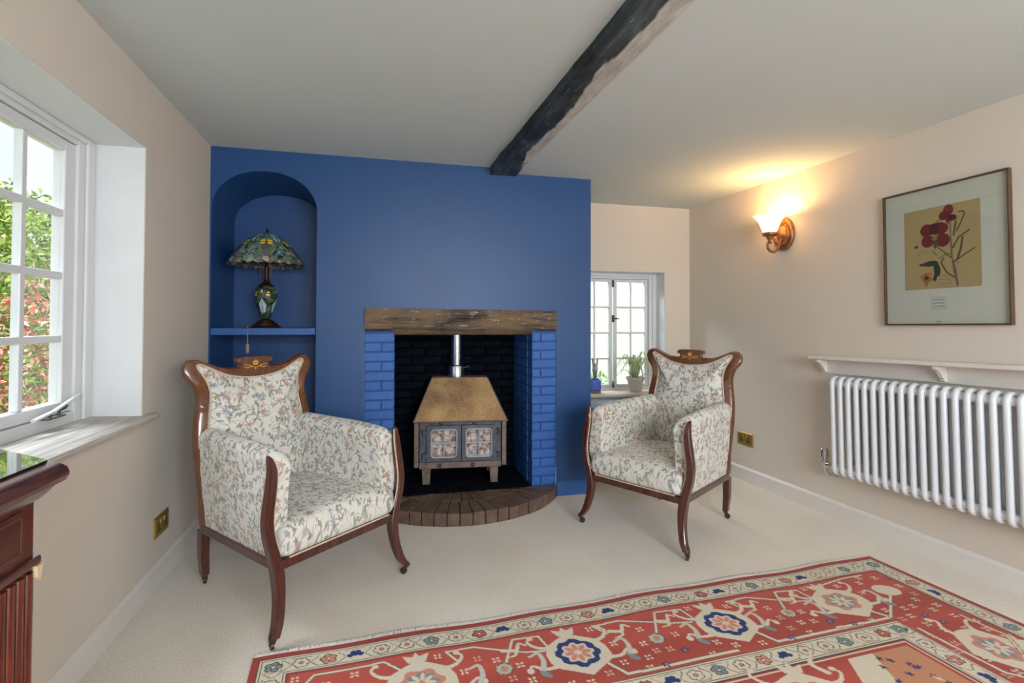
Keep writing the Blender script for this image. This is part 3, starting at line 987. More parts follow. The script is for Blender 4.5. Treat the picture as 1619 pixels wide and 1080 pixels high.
for x0, x1 in ((-.247, -.186), (.205, .266)):
    for y0 in (.02, .29):
        m = MB()
        m.hexa([(x0 + .006, y0, 0), (x1 - .006, y0, 0), (x1 - .006, y0 + .04, 0), (x0 + .006, y0 + .04, 0), (x0, y0, Z(.188)), (x1, y0, Z(.188)), (x1, y0 + .05, Z(.188)), (x0, y0 + .05, Z(.188))])
        m.build('leg', M['castbrown'], stove, bevel=.004)
m = MB().lathe([(.046, Z(.84)), (.046, Z(1.60))], 28, (-.012, .285, 0))
m.build('flue_pipe', M['steel'], stove, smooth=True)
m = MB().lathe([(.070, Z(.762)), (.070, Z(.838)), (.064, Z(.85)), (.047, Z(.852))], 28, (-.012, .285, 0))
o = m.build('flue_collar', M['steel'], stove, smooth=True)
m = MB().lathe([(.0475, Z(.905)), (.052, Z(.906)), (.052, Z(.922)), (.0475, Z(.923))], 28, (-.012, .285, 0), caps=False)
m.build('flue_clamp', M['steel'], stove, smooth=True)
m = MB().tube([(.03, .215, Z(.832)), (.06, .20, Z(.842)), (.075, .195, Z(.846))], [.006, .006, .012], 10)
m.build('damper_knob', M['chrome'], stove, smooth=True)


# ------------------------------------------------------------------ armchairs
def contour(pts, n=6):
    """smooth closed half contour (x>=0, from bottom middle to top middle) mirrored to a full loop"""
    P = smooth_path(pts, n)
    right = [(p[0], p[1]) for p in P]
    left = [(-p[0], p[1]) for p in P[::-1]]
    return right + left[1:-1]

def make_chair(name):
    root = empty(name)
    mah, mab, fab, brd = M['mahogany'], M['mahogany_back'], M['fabric'], M['braid']
    # --- front posts: sabre leg running up into the arm facing
    post = smooth_path([(.322, -.036, .045, .015, .016), (.300, -.020, .085, .017, .017), (.284, -.002, .16, .018, .018), (.283, .010, .235, .021, .019), (.296, .012, .30, .020, .018),
                        (.318, .010, .38, .018, .018), (.324, .010, .45, .017, .018), (.312, .012, .54, .016, .018), (.304, .016, .61, .014, .016), (.308, .024, .652, .009, .012), (.312, .030, .668, .003, .006)], 6)
    for s in (-1, 1):
        m = MB()
        rings = []
        for x, y, z, wx, wy in post:
            rings.append([(s * (x + a * wx), y + b * wy, z) for a, b in ((-1, -.8), (-.8, -1), (.8, -1), (1, -.8), (1, .8), (.8, 1), (-.8, 1), (-1, .8))])
        m.loft(rings)
        leg = m.build('leg', mah, root, smooth=True, angle=30)
        castor(leg, s * .326, -.034, R(20 * s))
        # braid along the post's edge
        bp = MB()
        bp.tube([(s * (x - wx * .9 - .004), y - wy * .5, z) for x, y, z, wx, wy in post if .30 < z < .66], .0035, 6)
        bp.tube([(s * (x + wx * .6), y + wy + .003, z) for x, y, z, wx, wy in post if .28 < z < .655], .0035, 6)
        bp.build('braid', brd, root, smooth=True)
    # --- back legs
    for s in (-1, 1):
        m = MB()
        rings = []
        for x, y, z, w_ in ((.222, .640, .045, .015), (.238, .622, .14, .018), (.248, .600, .26, .019)):
            rings.append([(s * x + a * w_, y + b * w_, z) for a, b in ((-1, -1), (1, -1), (1, 1), (-1, 1))])
        m.loft(rings)
        leg = m.build('leg', mah, root, bevel=.003)
        castor(leg, s * .221, .640, R(-35))
    # --- rails
    m = MB().box(-.272, .272, -.004, .026, .252, .286)
    m.build('front_rail', mah, root, bevel=.003)
    for s in (-1, 1):
        m = MB()
        m.hexa([(s * .270, .01, .254), (s * .300, .01, .254), (s * .268, .59, .254), (s * .238, .59, .254), (s * .270, .01, .288), (s * .300, .01, .288), (s * .268, .59, .288), (s * .238, .59, .288)])
        m.build('side_rail', mah, root, bevel=.003)
    # --- seat
    def seatfn(p):
        x, y, z = p
        f = 1 - .10 * max(0, (y - .05) / .5)
        if z > .36:
            q = max(0, 1 - (x / .27) ** 2) * max(0, 1 - ((y - .25) / .36) ** 4)
            z += .022 * q
        if y < .04: y -= .012 * max(0, 1 - ((z - .35) / .07) ** 2)
        return (x * f, y, z)
    m = MB().rbox((0, .272, .347), (.556, .560, .124), .036, 14, seatfn, lambda p: (p[0] + .3, p[1] + .6 * p[2]))
    m.build('seat', fab, root, smooth='all')
    m = MB().tube([(x, -.005, .2895) for x in np.linspace(-.245, .245, 30)], .0035, 6)
    m.build('braid', brd, root, smooth=True)
    # --- arms
    def xo(z, y):                 # outer face
        t_ = min(1, max(0, y / .56))
        fr = np.interp(z, [.28, .33, .40, .46, .54, .62, .70], [.288, .304, .320, .322, .312, .305, .306])
        bk = np.interp(z, [.28, .45, .66, .72], [.262, .270, .278, .280])
        return fr * (1 - t_) + bk * t_
    for s in (-1, 1):
        rings, uvs = [], []
        ys = [.030, .034, .042, .056, .08, .12, .17, .23, .30, .37, .44, .50, .56, .585]
        for y in ys:
            f0 = min(1, (y - .030) / .05)
            e = math.sqrt(max(0, 1 - (1 - f0) ** 2))
            ztop = .664 + .012 * y / .58 + .016 * math.sin(min(1, y / .3) * PI / 2) - .022 * (1 - e)
            inset = .006 * (1 - e)
            ring, arc = [], []
            outer = [(xo(z, y) - inset, z) for z in np.linspace(.287, ztop - .045, 9)]
            cx = xo(ztop - .045, y) - .046
            top = [(cx + (.046 - inset) * math.cos(a) + .006 * math.sin(a), ztop - .045 + .045 * math.sin(a)) for a in np.linspace(.25, PI - .1, 10)]
            xi = cx - .045 + inset
            inner = [(xi + .012 * math.sin(PI * (ztop - .05 - z) / .3), z) for z in np.linspace(ztop - .06, .37, 7)] + [(xi + .012, .30)]
            pts = outer + top + inner
            d = 0
            for i, (a, b) in enumerate(pts):
                if i: d += math.hypot(a - pts[i - 1][0], b - pts[i - 1][1])
                ring.append((s * a, y, b))
                uvs.append((y + (1.3 if s > 0 else 2.4), d))
            rings.append(ring)
        m = MB().loft(rings, caps=False, uv=uvs)
        for rg in (rings[0], rings[-1]): m.add(rg, [tuple(range(len(rg)))], [(p[0] + 3.1, p[2] + .4) for p in rg])
        m.build('arm', fab, root, smooth='all' if False else True, angle=70)
    # --- back: wooden frame, padded panel, braid, crest
    lean = lambda z: .560 + .10 * max(0, z - .25) / .73 + .02 * max(0, z - .7)
    inner = contour([(0, .330), (.12, .330), (.214, .338), (.232, .42), (.236, .55), (.232, .68), (.219, .78), (.214, .83), (.224, .885), (.247, .928), (.262, .955), (.248, .966), (.205, .946), (.14, .915), (.07, .899), (0, .894)])
    outer = contour([(0, .258), (.14, .258), (.262, .262), (.270, .40), (.279, .55), (.277, .68), (.264, .77), (.260, .825), (.274, .875), (.300, .908), (.309, .945), (.292, .977), (.258, .985), (.21, .966), (.15, .944), (.07, .938), (0, .938)])
    # resample both by angle round a common centre
    C0 = (0, .64)
    def polar(loop):
        A = np.array([math.atan2(p[1] - C0[1], p[0] - C0[0]) for p in loop])
        Rr = np.array([math.hypot(p[0] - C0[0], p[1] - C0[1]) for p in loop])
        k = np.argsort(A)
        A, Rr = A[k], Rr[k]
        return np.concatenate([A - 2 * PI, A, A + 2 * PI]), np.concatenate([Rr] * 3)
    ia, ir = polar(inner)
    oa, orr = polar(outer)
    # angles denser near the ears
    ang = np.linspace(-PI, PI, 181)[:-1]
    extra = np.concatenate([np.linspace(R(28), R(60), 60), np.linspace(R(120), R(152), 60)])
    ang = np.unique(np.round(np.concatenate([ang, extra]), 4))
    rin, rou = np.interp(ang, ia, ir), np.interp(ang, oa, orr)
    rin = np.minimum(rin, rou - .012)
    def P(a, r, dy):
        x, z = C0[0] + r * math.cos(a), C0[1] + r * math.sin(a)
        return (x, lean(z) + dy, z)
    m = MB()
    na = len(ang)
    rings = []
    for (mix_, dy) in ((0, .012), (0, -.006), (.12, -.013), (.85, -.013), (1, -.005), (1, .026), (0, .026)):
        rings.append([P(ang[i], rin[i] * (1 - mix_) + rou[i] * mix_, dy) for i in range(na)])
    vs_ = [p for r_ in rings for p in r_]
    fs = []
    for i in range(len(rings) - 1):
        for k in range(na):
            fs.append((i * na + k, i * na + (k + 1) % na, (i + 1) * na + (k + 1) % na, (i + 1) * na + k))
    m.add(vs_, fs)
    fr = m.build('back_frame', mab, root, smooth=True, angle=50)
    m = MB()
    vs_, fs, uv = [], [], []
    fr_ = [0, .15, .3, .45, .6, .72, .82, .9, .96, 1.0]
    for q in fr_:
        for i in range(na):
            r_ = rin[i] * q
            p = P(ang[i], r_, 0)
            dome = .050 * (1 - q ** 3.2)
            vs_.append((p[0], p[1] - .004 - dome, p[2]))
            uv.append((p[0] + .3, p[2] + .02))
    for i in range(len(fr_) - 1):
        for k in range(na):
            fs.append((i * na + k, i * na + (k + 1) % na, (i + 1) * na + (k + 1) % na, (i + 1) * na + k))
    m.add(vs_, fs, uv)
    m.build('back_pad', fab, root, smooth='all')
    m = MB()
    vs_ = [P(ang[i], rin[i] + .004, .024) for i in range(na)]
    m.add(vs_, [tuple(range(na))], [(p[0], p[2]) for p in vs_])
    m.build('outside_back', fab, root)
    lp = [P(ang[i], rin[i] - .004, -.012) for i in range(na)]
    # rope-like braid: radius varies along the loop
    L, acc = [], 0
    step = []
    for i in range(na):
        step.append((Vector(lp[i]) - Vector(lp[i - 1])).length)
    fine = []
    for i in range(na):
        a, b = Vector(lp[i]), Vector(lp[(i + 1) % na])
        nn = max(1, int((b - a).length / .003))
        for k in range(nn): fine.append(a.lerp(b, k / nn))
    m = MB().tube(fine, [.0045 + .0014 * math.sin(i * 1.9) for i in range(len(fine))], 6, closed=True)
    m.build('braid', brd, root, smooth='all')
    # crest with scrolled ends
    half = smooth_path([(.0, .987), (.045, .987), (.072, .984), (.083, .978), (.085, .967), (.078, .959), (.071, .963), (.067, .956), (.067, .946), (.074, .934)], 5)
    pr = [(p[0], p[1]) for p in half]
    poly = pr + [(p[0], .912) for p in (pr[-1],)] + [(-pr[-1][0], .912)] + [(-p[0], p[1]) for p in pr[::-1][:-1]]
    m = MB()
    y0 = lean(.94)
    m.prism([(p[0], p[1]) for p in poly], y0 - .017, y0 + .020, 'y')
    cr = m.build('crest', mab, root, bevel=.002)
    # inlaid flower spray
    m = MB()
    ye = y0 - .0185
    def disc(cx, cz, rx, rz, rot=0, n=12):
        m.prism([(cx + rx * math.cos(a) * math.cos(rot) - rz * math.sin(a) * math.sin(rot), cz + rx * math.cos(a) * math.sin(rot) + rz * math.sin(a) * math.cos(rot)) for a in np.linspace(0, 2 * PI, n, endpoint=False)], ye, ye + .003, 'y')
    for k in range(5): disc(.009 * math.cos(k * 1.256 + .3), .958 + .008 * math.sin(k * 1.256 + .3), .006, .005)
    for s in (-1, 1):
        for k in range(6): disc(s * (.012 + .0075 * k), .938 + .003 * math.sin(k * 1.3), .0045, .0022, s * .25)
        for k in range(3): disc(s * (.026 + .012 * k), .946 + .002 * k, .0055, .0022, s * (.9 - .3 * k))
    disc(0, .932, .003, .007)
    m.build('inlay', simple('satinwood_inlay', rgb(216, 160, 66), .35), cr)
    return root

def castor(leg, x, y, rot):
    c, s = math.cos(rot), math.sin(rot)
    m = MB().lathe([(.013, .034), (.014, .050), (.011, .056)], 12, (x, y, 0))
    m.build('castor_cup', M['castor'], leg, smooth=True)
    ox, oy = -s * .012, c * .012
    m = MB()
    for k in (-1, 1):
        m.tube([(x + k * .006 * c, y + k * .006 * s, .040), (x + ox + k * .008 * c, y + oy + k * .008 * s, .016)], .003, 6)
    ax = Vector((c, s, 0))
    ring0, ring1 = [], []
    for k in range(16):
        a = 2 * PI * k / 16
        off = Vector((-s * math.cos(a), c * math.cos(a), math.sin(a))) * .0155
        ring0.append(Vector((x + ox, y + oy, .0158)) + off - ax * .0055)
        ring1.append(Vector((x + ox, y + oy, .0158)) + off + ax * .0055)
    m.loft([ring0, ring1])
    m.build('castor_wheel', M['castor'], leg, smooth=True)

def dup(root, name):
    r_ = root.copy()
    r_.name = name
    col.objects.link(r_)
    for ch in root.children:
        c_ = ch.copy()
        col.objects.link(c_)
        c_.parent = r_
        for g in ch.children:
            d_ = g.copy()
            col.objects.link(d_)
            d_.parent = c_
    return r_

chair = make_chair('armchair')
chair.location = (-0.170, 2.184, 0)
chair.rotation_euler = (0, 0, R(43.6))
tag(chair, 'floral upholstered mahogany armchair standing under the niche with the leaded glass lamp', 'armchair', 'pair of upholstered armchairs')
bpy.context.view_layer.update()
chair2 = dup(chair, 'armchair')
chair2.location = (1.279, 2.490, 0)
chair2.rotation_euler = (0, 0, R(-60.0))
tag(chair2, 'floral upholstered mahogany armchair in the corner by the little window and plant', 'armchair', 'pair of upholstered armchairs')

# ------------------------------------------------------------------ painter (flat woven or printed designs as vertex colours)
class Paint:
    def __init__(s, us, vs_, bg):
        s.u, s.v = np.meshgrid(us, vs_)
        s.c = np.empty(s.u.shape + (3,), dtype=np.float32)
        s.c[:] = bg
        s.us, s.vs = us, vs_
    def win(s, a, b, c, d):
        i0, i1 = np.searchsorted(s.us, a), np.searchsorted(s.us, b)
        j0, j1 = np.searchsorted(s.vs, c), np.searchsorted(s.vs, d)
        return (slice(j0, j1), slice(i0, i1))
    def disc(s, cx, cy, rx, ry, color, rot=0, petals=0, amp=0.0, ph=0):
        r_ = max(rx, ry) * (1 + amp) + .002
        w_ = s.win(cx - r_, cx + r_, cy - r_, cy + r_)
        x, y = s.u[w_] - cx, s.v[w_] - cy
        xr_, yr_ = (x * math.cos(rot) + y * math.sin(rot)) / rx, (-x * math.sin(rot) + y * math.cos(rot)) / ry
        d = np.hypot(xr_, yr_)
        lim = 1 if not petals else 1 - amp + amp * np.cos(petals * np.arctan2(yr_, xr_) + ph)
        s.c[w_][d < lim] = color
    def poly(s, pts, color):
        pts = np.array(pts)
        w_ = s.win(pts[:, 0].min(), pts[:, 0].max(), pts[:, 1].min(), pts[:, 1].max())
        x, y = s.u[w_], s.v[w_]
        ins = np.zeros(x.shape, bool)
        n = len(pts)
        for i in range(n):
            (x0, y0), (x1, y1) = pts[i], pts[(i + 1) % n]
            if y0 == y1: continue
            cnd = ((y0 > y) != (y1 > y)) & (x < (x1 - x0) * (y - y0) / (y1 - y0) + x0)
            ins ^= cnd
        s.c[w_][ins] = color
    def line(s, pts, th, color):
        for (x0, y0), (x1, y1) in zip(pts[:-1], pts[1:]):
            w_ = s.win(min(x0, x1) - th, max(x0, x1) + th, min(y0, y1) - th, max(y0, y1) + th)
            x, y = s.u[w_], s.v[w_]
            dx, dy = x1 - x0, y1 - y0
            L2 = dx * dx + dy * dy + 1e-12
            t_ = np.clip(((x - x0) * dx + (y - y0) * dy) / L2, 0, 1)
            d = np.hypot(x - x0 - t_ * dx, y - y0 - t_ * dy)
            s.c[w_][d < th / 2] = color
    def rect(s, a, b, c, d, color):
        s.c[s.win(a, b, c, d)] = color

def grid_object(name, paint, fn, mat, parent=None):
    nv, nu = paint.u.shape
    me = bpy.data.meshes.new(name)
    pos = fn(paint.u.ravel(), paint.v.ravel()).astype(np.float32)
    idx = np.arange(nv * nu).reshape(nv, nu)
    q = np.stack([idx[:-1, :-1], idx[:-1, 1:], idx[1:, 1:], idx[1:, :-1]], -1).reshape(-1, 4)
    me.vertices.add(len(pos))
    me.vertices.foreach_set('co', pos.ravel())
    me.loops.add(q.size)
    me.loops.foreach_set('vertex_index', q.ravel().astype(np.int32))
    me.polygons.add(len(q))
    me.polygons.foreach_set('loop_start', np.arange(0, q.size, 4, dtype=np.int32))
    me.update(calc_edges=True)
    at = me.color_attributes.new('Col', 'FLOAT_COLOR', 'POINT')
    ca = np.ones((len(pos), 4), dtype=np.float32)
    ca[:, :3] = paint.c.reshape(-1, 3)
    at.data.foreach_set('color', ca.ravel())
    me.polygons.foreach_set('use_smooth', [True] * len(q))
    me.materials.append(mat)
    return link(name, me, parent)

# ------------------------------------------------------------------ rug
RW, RL = 2.745, 2.05
RED, RED2, CRM, NAVY, PINK, SAGE, DARK, TERR = rgb(186, 82, 68), rgb(168, 68, 60), rgb(224, 210, 186), rgb(38, 62, 112), rgb(214, 140, 118), rgb(132, 146, 148), rgb(72, 66, 62), rgb(204, 140, 104)
GS = .0030
us = np.arange(0, RW + .001, GS)
vs_ = np.concatenate([np.arange(0, .9, GS), np.arange(.9, RL + .001, .012)])
pa = Paint(us, vs_, RED)
d_edge = np.minimum(np.minimum(pa.v, pa.u), RW - pa.u)
def band(a, b, c): pa.c[(d_edge >= a) & (d_edge < b)] = c
# shaded wool (abrash) in the red ground
ab = np.array([0.5 + 0.5 * math.sin(v * 9 + 1.3 * math.sin(v * 23)) for v in vs_])[:, None, None]
pa.c[:] = np.array(RED) * (0.86 + 0.28 * ab)
band(0, .024, RED2)
B1, B2 = (.027, .112), (.440, .527)
for b0, b1 in (B1, B2):
    band(b0 - .004, b0, DARK)
    band(b0, b1, CRM)
    band(b0 + .005, b0 + .0085, DARK)
    band(b1 - .0085, b1 - .005, DARK)
    band(b1, b1 + .005, DARK)
band(.117, .125, RED2)
band(.527 + .012, .527 + .017, CRM)
def on_edge(side, s_, d):      # coordinate along an edge and depth from it
    return (s_, d) if side == 0 else ((RW - d, s_) if side == 1 else (d, s_))
FCOL = [SAGE, CRM, PINK, NAVY, CRM, CRM, SAGE, CRM, rgb(190, 100, 84), NAVY, CRM]
def rosette(x, y, c, n=5, r_=.0165, pr=.0125, ph=0.0):
    for q, cc in ((pr, DARK), (pr - .0034, c)):
        for k in range(n):
            a = ph + 2 * PI * k / n
            pa.disc(x + r_ * math.cos(a), y + r_ * .9 * math.sin(a), q, q * .92, cc)
    pa.disc(x, y, .0085, .008, DARK)
    pa.disc(x, y, .006, .0055, CRM if c is not CRM else PINK)
def flower_border(side, d0, d1, length, start):
    mid, h = (d0 + d1) / 2, (d1 - d0) / 2
    n = int((length - 2 * start) / .0865)
    for k in range(n + 1):
        s_ = start + (length - 2 * start) * k / n
        c = FCOL[k % len(FCOL)]
        x, y = on_edge(side, s_, mid)
        sg = 1 if k % 2 else -1
        # winding vine between the flowers
        pts = [on_edge(side, s_ + .0432 + .011 * math.sin(2 * PI * t_ + 1.2) * sg, mid + (h - .014) * (2 * t_ - 1)) for t_ in np.linspace(0, 1, 9)]
        pa.line(pts, .0036, rgb(134, 124, 108))
        for q in (-1, 1):
            pts = [on_edge(side, s_ + .0432 * t_, mid + q * (h - .014 - .004 * abs(t_))) for t_ in np.linspace(-.75, .75, 7)]
            if (k + (q > 0)) % 2: pa.line(pts, .0034, rgb(150, 138, 120))
        if c is NAVY:
            for sx, sy in ((-.017, .003), (.017, .003), (-.007, -.010), (.008, -.010), (0, .0)): 
                px_, py_ = on_edge(side, s_ + sx, mid + sy)
                pa.disc(px_, py_, .0115, .0095, NAVY)
        else: rosette(x, y, c, 5 if c is not CRM else 6, ph=k)
for side, ln_ in ((0, RW), (1, RL), (2, RL)):
    flower_border(side, *B1, ln_, .07)
flower_border(0, *B2, RW, .48)
flower_border(1, *B2, RL, .48)
flower_border(2, *B2, RL, .48)
def sprig(x, y, c=CRM, s_=.012):
    for a in (.78, 2.35, 3.92, 5.5): pa.disc(x + s_ * math.cos(a), y + s_ * math.sin(a), s_ * .58, s_ * .42, c, a)
def horn(pts, c=CRM, th=.018):
    P_ = smooth_path(pts, 6)
    n = len(P_)
    for i in range(n - 1):
        pa.line([tuple(P_[i]), tuple(P_[i + 1])], th * (1 - .6 * i / n), c)
def palmette(x, y, kind, rot=0.0):
    def T(a, b):
        return (x + a * math.cos(rot) - b * math.sin(rot), y + a * math.sin(rot) + b * math.cos(rot))
    blob = [T(a, b) for a, b in ((-.112, -.01), (-.095, -.055), (-.05, -.082), (.0, -.11), (.05, -.082), (.095, -.055), (.112, -.01), (.112, .03), (.09, .065), (.05, .088), (0, .118), (-.05, .088), (-.09, .065), (-.112, .03))]
    pa.poly(blob, CRM)
    for sx in (-1, 1):
        horn([T(sx * .085, -.045), T(sx * .125, -.060), T(sx * .150, -.095), T(sx * .135, -.115)], th=.017)
        horn([T(sx * .095, .050), T(sx * .14, .050), T(sx * .175, .025), T(sx * .19, .045)], th=.017)
        pa.disc(*T(sx * .135, -.115), .012, .010, CRM)
        pa.disc(*T(sx * .19, .045), .012, .014, CRM)
    pa.poly([T(a, b) for a, b in ((-.03, -.10), (-.045, -.14), (-.012, -.128), (0, -.15), (.012, -.128), (.045, -.14), (.03, -.10))], CRM)
    if kind == 'blue':
        hexa = [(-.082, 0), (-.058, -.050), (0, -.078), (.058, -.050), (.082, 0), (.058, .050), (0, .078), (-.058, .050)]
        jag = []
        for i in range(8):
            a, b = np.array(hexa[i]), np.array(hexa[(i + 1) % 8])
            jag += [tuple(a), tuple(a + (b - a) * .33 + .004 * np.sign(a + b)), tuple(a + (b - a) * .66 - .003 * np.sign(a + b))]
        pa.poly([T(*p) for p in jag], NAVY)
        pa.disc(x, y, .060, .056, rgb(226, 204, 184), rot, 8, .10)
        for k in range(8):
            a = rot + k * PI / 4
            pa.disc(x + .031 * math.cos(a), y + .029 * math.sin(a), .018, .0085, PINK, a)
        pa.disc(x, y, .011, .011, CRM)
    else:
        pa.disc(x, y, .078, .066, PINK, rot, 6, .10)
        pa.disc(x, y, .060, .050, SAGE, rot, 8, .16)
        for k in range(8):
            a = rot + k * PI / 4 + .2
            pa.disc(x + .028 * math.cos(a), y + .024 * math.sin(a), .018, .0075, CRM, a)
        pa.disc(x, y, .010, .010, PINK)
def daisy(x, y, r_=.033):
    pa.disc(x, y, r_, r_ * .95, DARK, 0, 14, .1)
    pa.disc(x, y, r_ * .92, r_ * .87, CRM, 0, 14, .1)
    for k in range(14): pa.line([(x + r_ * .35 * math.cos(k * .449), y + r_ * .35 * math.sin(k * .449)), (x + r_ * .85 * math.cos(k * .449), y + r_ * .85 * math.sin(k * .449))], .0038, SAGE)
    pa.disc(x, y, r_ * .35, r_ * .33, TERR)
def vine(pts, th=.011):
    pa.line(pts, th + .006, rgb(120, 92, 78))
    pa.line(pts, th, CRM)
rr_ = random.Random(11)
cells = [(0.25, 'pale'), (0.525, 'pale'), (1.061, 'blue'), (1.670, 'blue'), (2.232, 'pale')]
# vines of the main border: trapezoid runs between the palmettes
for x0, x1 in ((.55, 1.03), (1.09, 1.64), (1.70, 2.20)):
    w_ = x1 - x0
    vine([(x0 + w_ * .22, .20), (x0 + w_ * .16, .145), (x0 + w_ * .36, .140), (x0 + w_ * .70, .22), (x0 + w_ * .84, .235)], .009)
    vine([(x1 - w_ * .12, .22), (x1 - w_ * .14, .150), (x1 - w_ * .34, .140), (x1 - w_ * .46, .25)], .009)
    vine([(x0 + w_ * .08, .35), (x0 + w_ * .14, .415), (x0 + w_ * .36, .420), (x0 + w_ * .92, .420)], .012)
vine([(.14, .23), (.20, .145), (.42, .142), (.47, .20)], .009)
vine([(2.26, .33), (2.31, .415), (2.20, .415), (2.05, .41)], .012)
vine([(2.31, .415), (2.47, .30), (2.50, .26)], .009)
vine([(2.25, .15), (2.40, .135), (2.52, .135)], .009)
for x, k in cells[1:]: palmette(x, .272, k)
for x in (.793, 1.366, 1.957): daisy(x, .28)
pa.disc(2.50, .262, .055, .042, CRM, .3)
for bx_ in (.70, .91, 1.23, 1.51, 1.80, 2.09, 2.40, .36):
    # curled leaf
    horn([(bx_, .33), (bx_ + .02, .28), (bx_ + .015, .24), (bx_ - .02, .25)], rgb(206, 200, 184), .020)
    pa.disc(bx_ + .005, .345, .022, .012, SAGE, .9)
for bx_ in (.86, 1.27, 1.47, 1.86, 2.06):
    horn([(bx_ - .045, .19), (bx_, .20), (bx_ + .02, .17), (bx_ + .04, .185)], CRM, .018)
    horn([(bx_, .20), (bx_ - .01, .225), (bx_ - .04, .23)], CRM, .013)
def free(x, y):
    if y > .87: return False
    for dy in (-.02, 0, .02):
        for dx in (-.022, 0, .022):
            jj, ii = int((y + dy) / GS), int((x + dx) / GS)
            if not (0 <= jj < len(vs_) and 0 <= ii < len(us)): return False
            c = pa.c[jj, ii]
            if c[1] > .16 or c[2] > .12: return False
    return True
cnt = 0
placed = []
for k in range(9000):
    x, y = rr_.uniform(.14, RW - .14), rr_.uniform(.15, .97)
    e = min(y, x, RW - x)
    if not (.14 < e < .425) or not free(x, y) or any((x - a) ** 2 + (y - b) ** 2 < .05 ** 2 for a, b in placed): continue
    placed.append((x, y))
    cnt += 1
    if cnt % 9 == 0:
        pa.disc(x, y, .018, .015, NAVY, 0, 5, .3)
        pa.disc(x, y, .006, .006, SAGE)
    else: sprig(x, y, CRM if cnt % 4 else rgb(214, 170, 150), .0105)
# side borders' palmettes (along the right and left edges)
for yv in (.66, 1.22, 1.75):
    palmette(RW - .272, yv, 'pale', PI / 2)
    palmette(.272, yv, 'pale', PI / 2)
vine([(RW - .16, .48), (RW - .15, .62), (RW - .22, .70)], .009)
vine([(RW - .41, .50), (RW - .40, .75), (RW - .33, .83)], .011)
# inner field: red ground with big cream and blue leaves
for k in range(36):
    x, y = rr_.uniform(.58, RW - .58), rr_.uniform(.57, RL - .6)
    a = rr_.uniform(0, 6.28)
    horn([(x, y), (x + .05 * math.cos(a), y + .05 * math.sin(a)), (x + .09 * math.cos(a + .6), y + .09 * math.sin(a + .6))], rr_.choice([CRM, CRM, CRM, NAVY, PINK, SAGE]), rr_.uniform(.018, .035))
for i_, x in enumerate(np.arange(.80, RW - .8, .43)):
    palmette(x, .66, 'blue' if i_ % 2 else 'pale', .25)
# the pale terracotta corner panel next to the inner border
pa.poly([(RW - .56, .56), (RW - .83, .56), (RW - .95, .75), (RW - .95, 1.2), (RW - .56, 1.2)], CRM)
pa.poly([(RW - .56, .56), (RW - .72, .56), (RW - .80, .72), (RW - .80, 1.2), (RW - .56, 1.2)], TERR)
for k in range(22):
    x, y = RW - rr_.uniform(.58, .78), rr_.uniform(.58, .98)
    pa.disc(x, y, .017, .011, rr_.choice([NAVY, NAVY, rgb(96, 64, 110), CRM, DARK]), rr_.uniform(0, 3), 5, .3)
def rugpos(u, v):
    a = np.array([-.436, 1.893])
    ux = np.array([1, .0446]) / math.hypot(1, .0446)
    sv = np.array([.09, -1.0])
    wv = .005 * np.sin(u * 5.1) + .0045 * np.sin(u * 13 + 1)
    fade = np.clip(1 - v / .5, 0, 1)
    x = a[0] + u * ux[0] + v * sv[0] - .0
    y = a[1] + u * ux[1] + v * sv[1] + wv * fade
    z = .0095 + .0012 * np.sin(u * 9) * np.sin(v * 7)
    return np.stack([x, y, z], 1)
rug = grid_object('rug', pa, rugpos, M['rug'])
tag(rug, 'red and cream patterned oriental wool rug lying on the beige carpet', 'rug')
# edge of the rug down to the carpet
m = MB()
ring = []
uu = np.linspace(0, RW, 160)
for (arr) in ([(u, 0) for u in uu] + [(RW, v) for v in np.linspace(.02, RL, 60)] + [(u, RL) for u in uu[::-1][1:]] + [(0, v) for v in np.linspace(RL - .02, .02, 60)]):
    ring.append(tuple(rugpos(np.array([arr[0]]), np.array([arr[1]]))[0]))
m.loft([ring, [(p[0], p[1], .001) for p in ring]], caps=False)
m.build('rug_edge', simple('rug_selvedge', rgb(156, 66, 58), .95), rug)
m = MB()
for end, sg in ((0.0, 1), (RL, -1)):
    for k in range(620):
        u = RW * (k + .5 + rr_.uniform(-.3, .3)) / 620
        p = rugpos(np.array([u]), np.array([end]))[0]
        ln_ = (.031 + .006 * math.sin(u * 4) + rr_.uniform(-.004, .004)) * sg
        dx = rr_.uniform(-.006, .006)
        w_ = .0026
        m.add([(p[0] - w_, p[1], .009), (p[0] + w_, p[1], .009), (p[0] + dx + w_, p[1] + ln_ * .6, .0075), (p[0] + dx - w_, p[1] + ln_ * .6, .0075), (p[0] + dx * 1.7 + .0012, p[1] + ln_, .002), (p[0] + dx * 1.7 - .0012, p[1] + ln_, .002)], [(0, 1, 2, 3), (3, 2, 4, 5)])
fo = m.build('fringe', M['fringe'], rug, fix=False)
fo['kind'] = 'stuff'

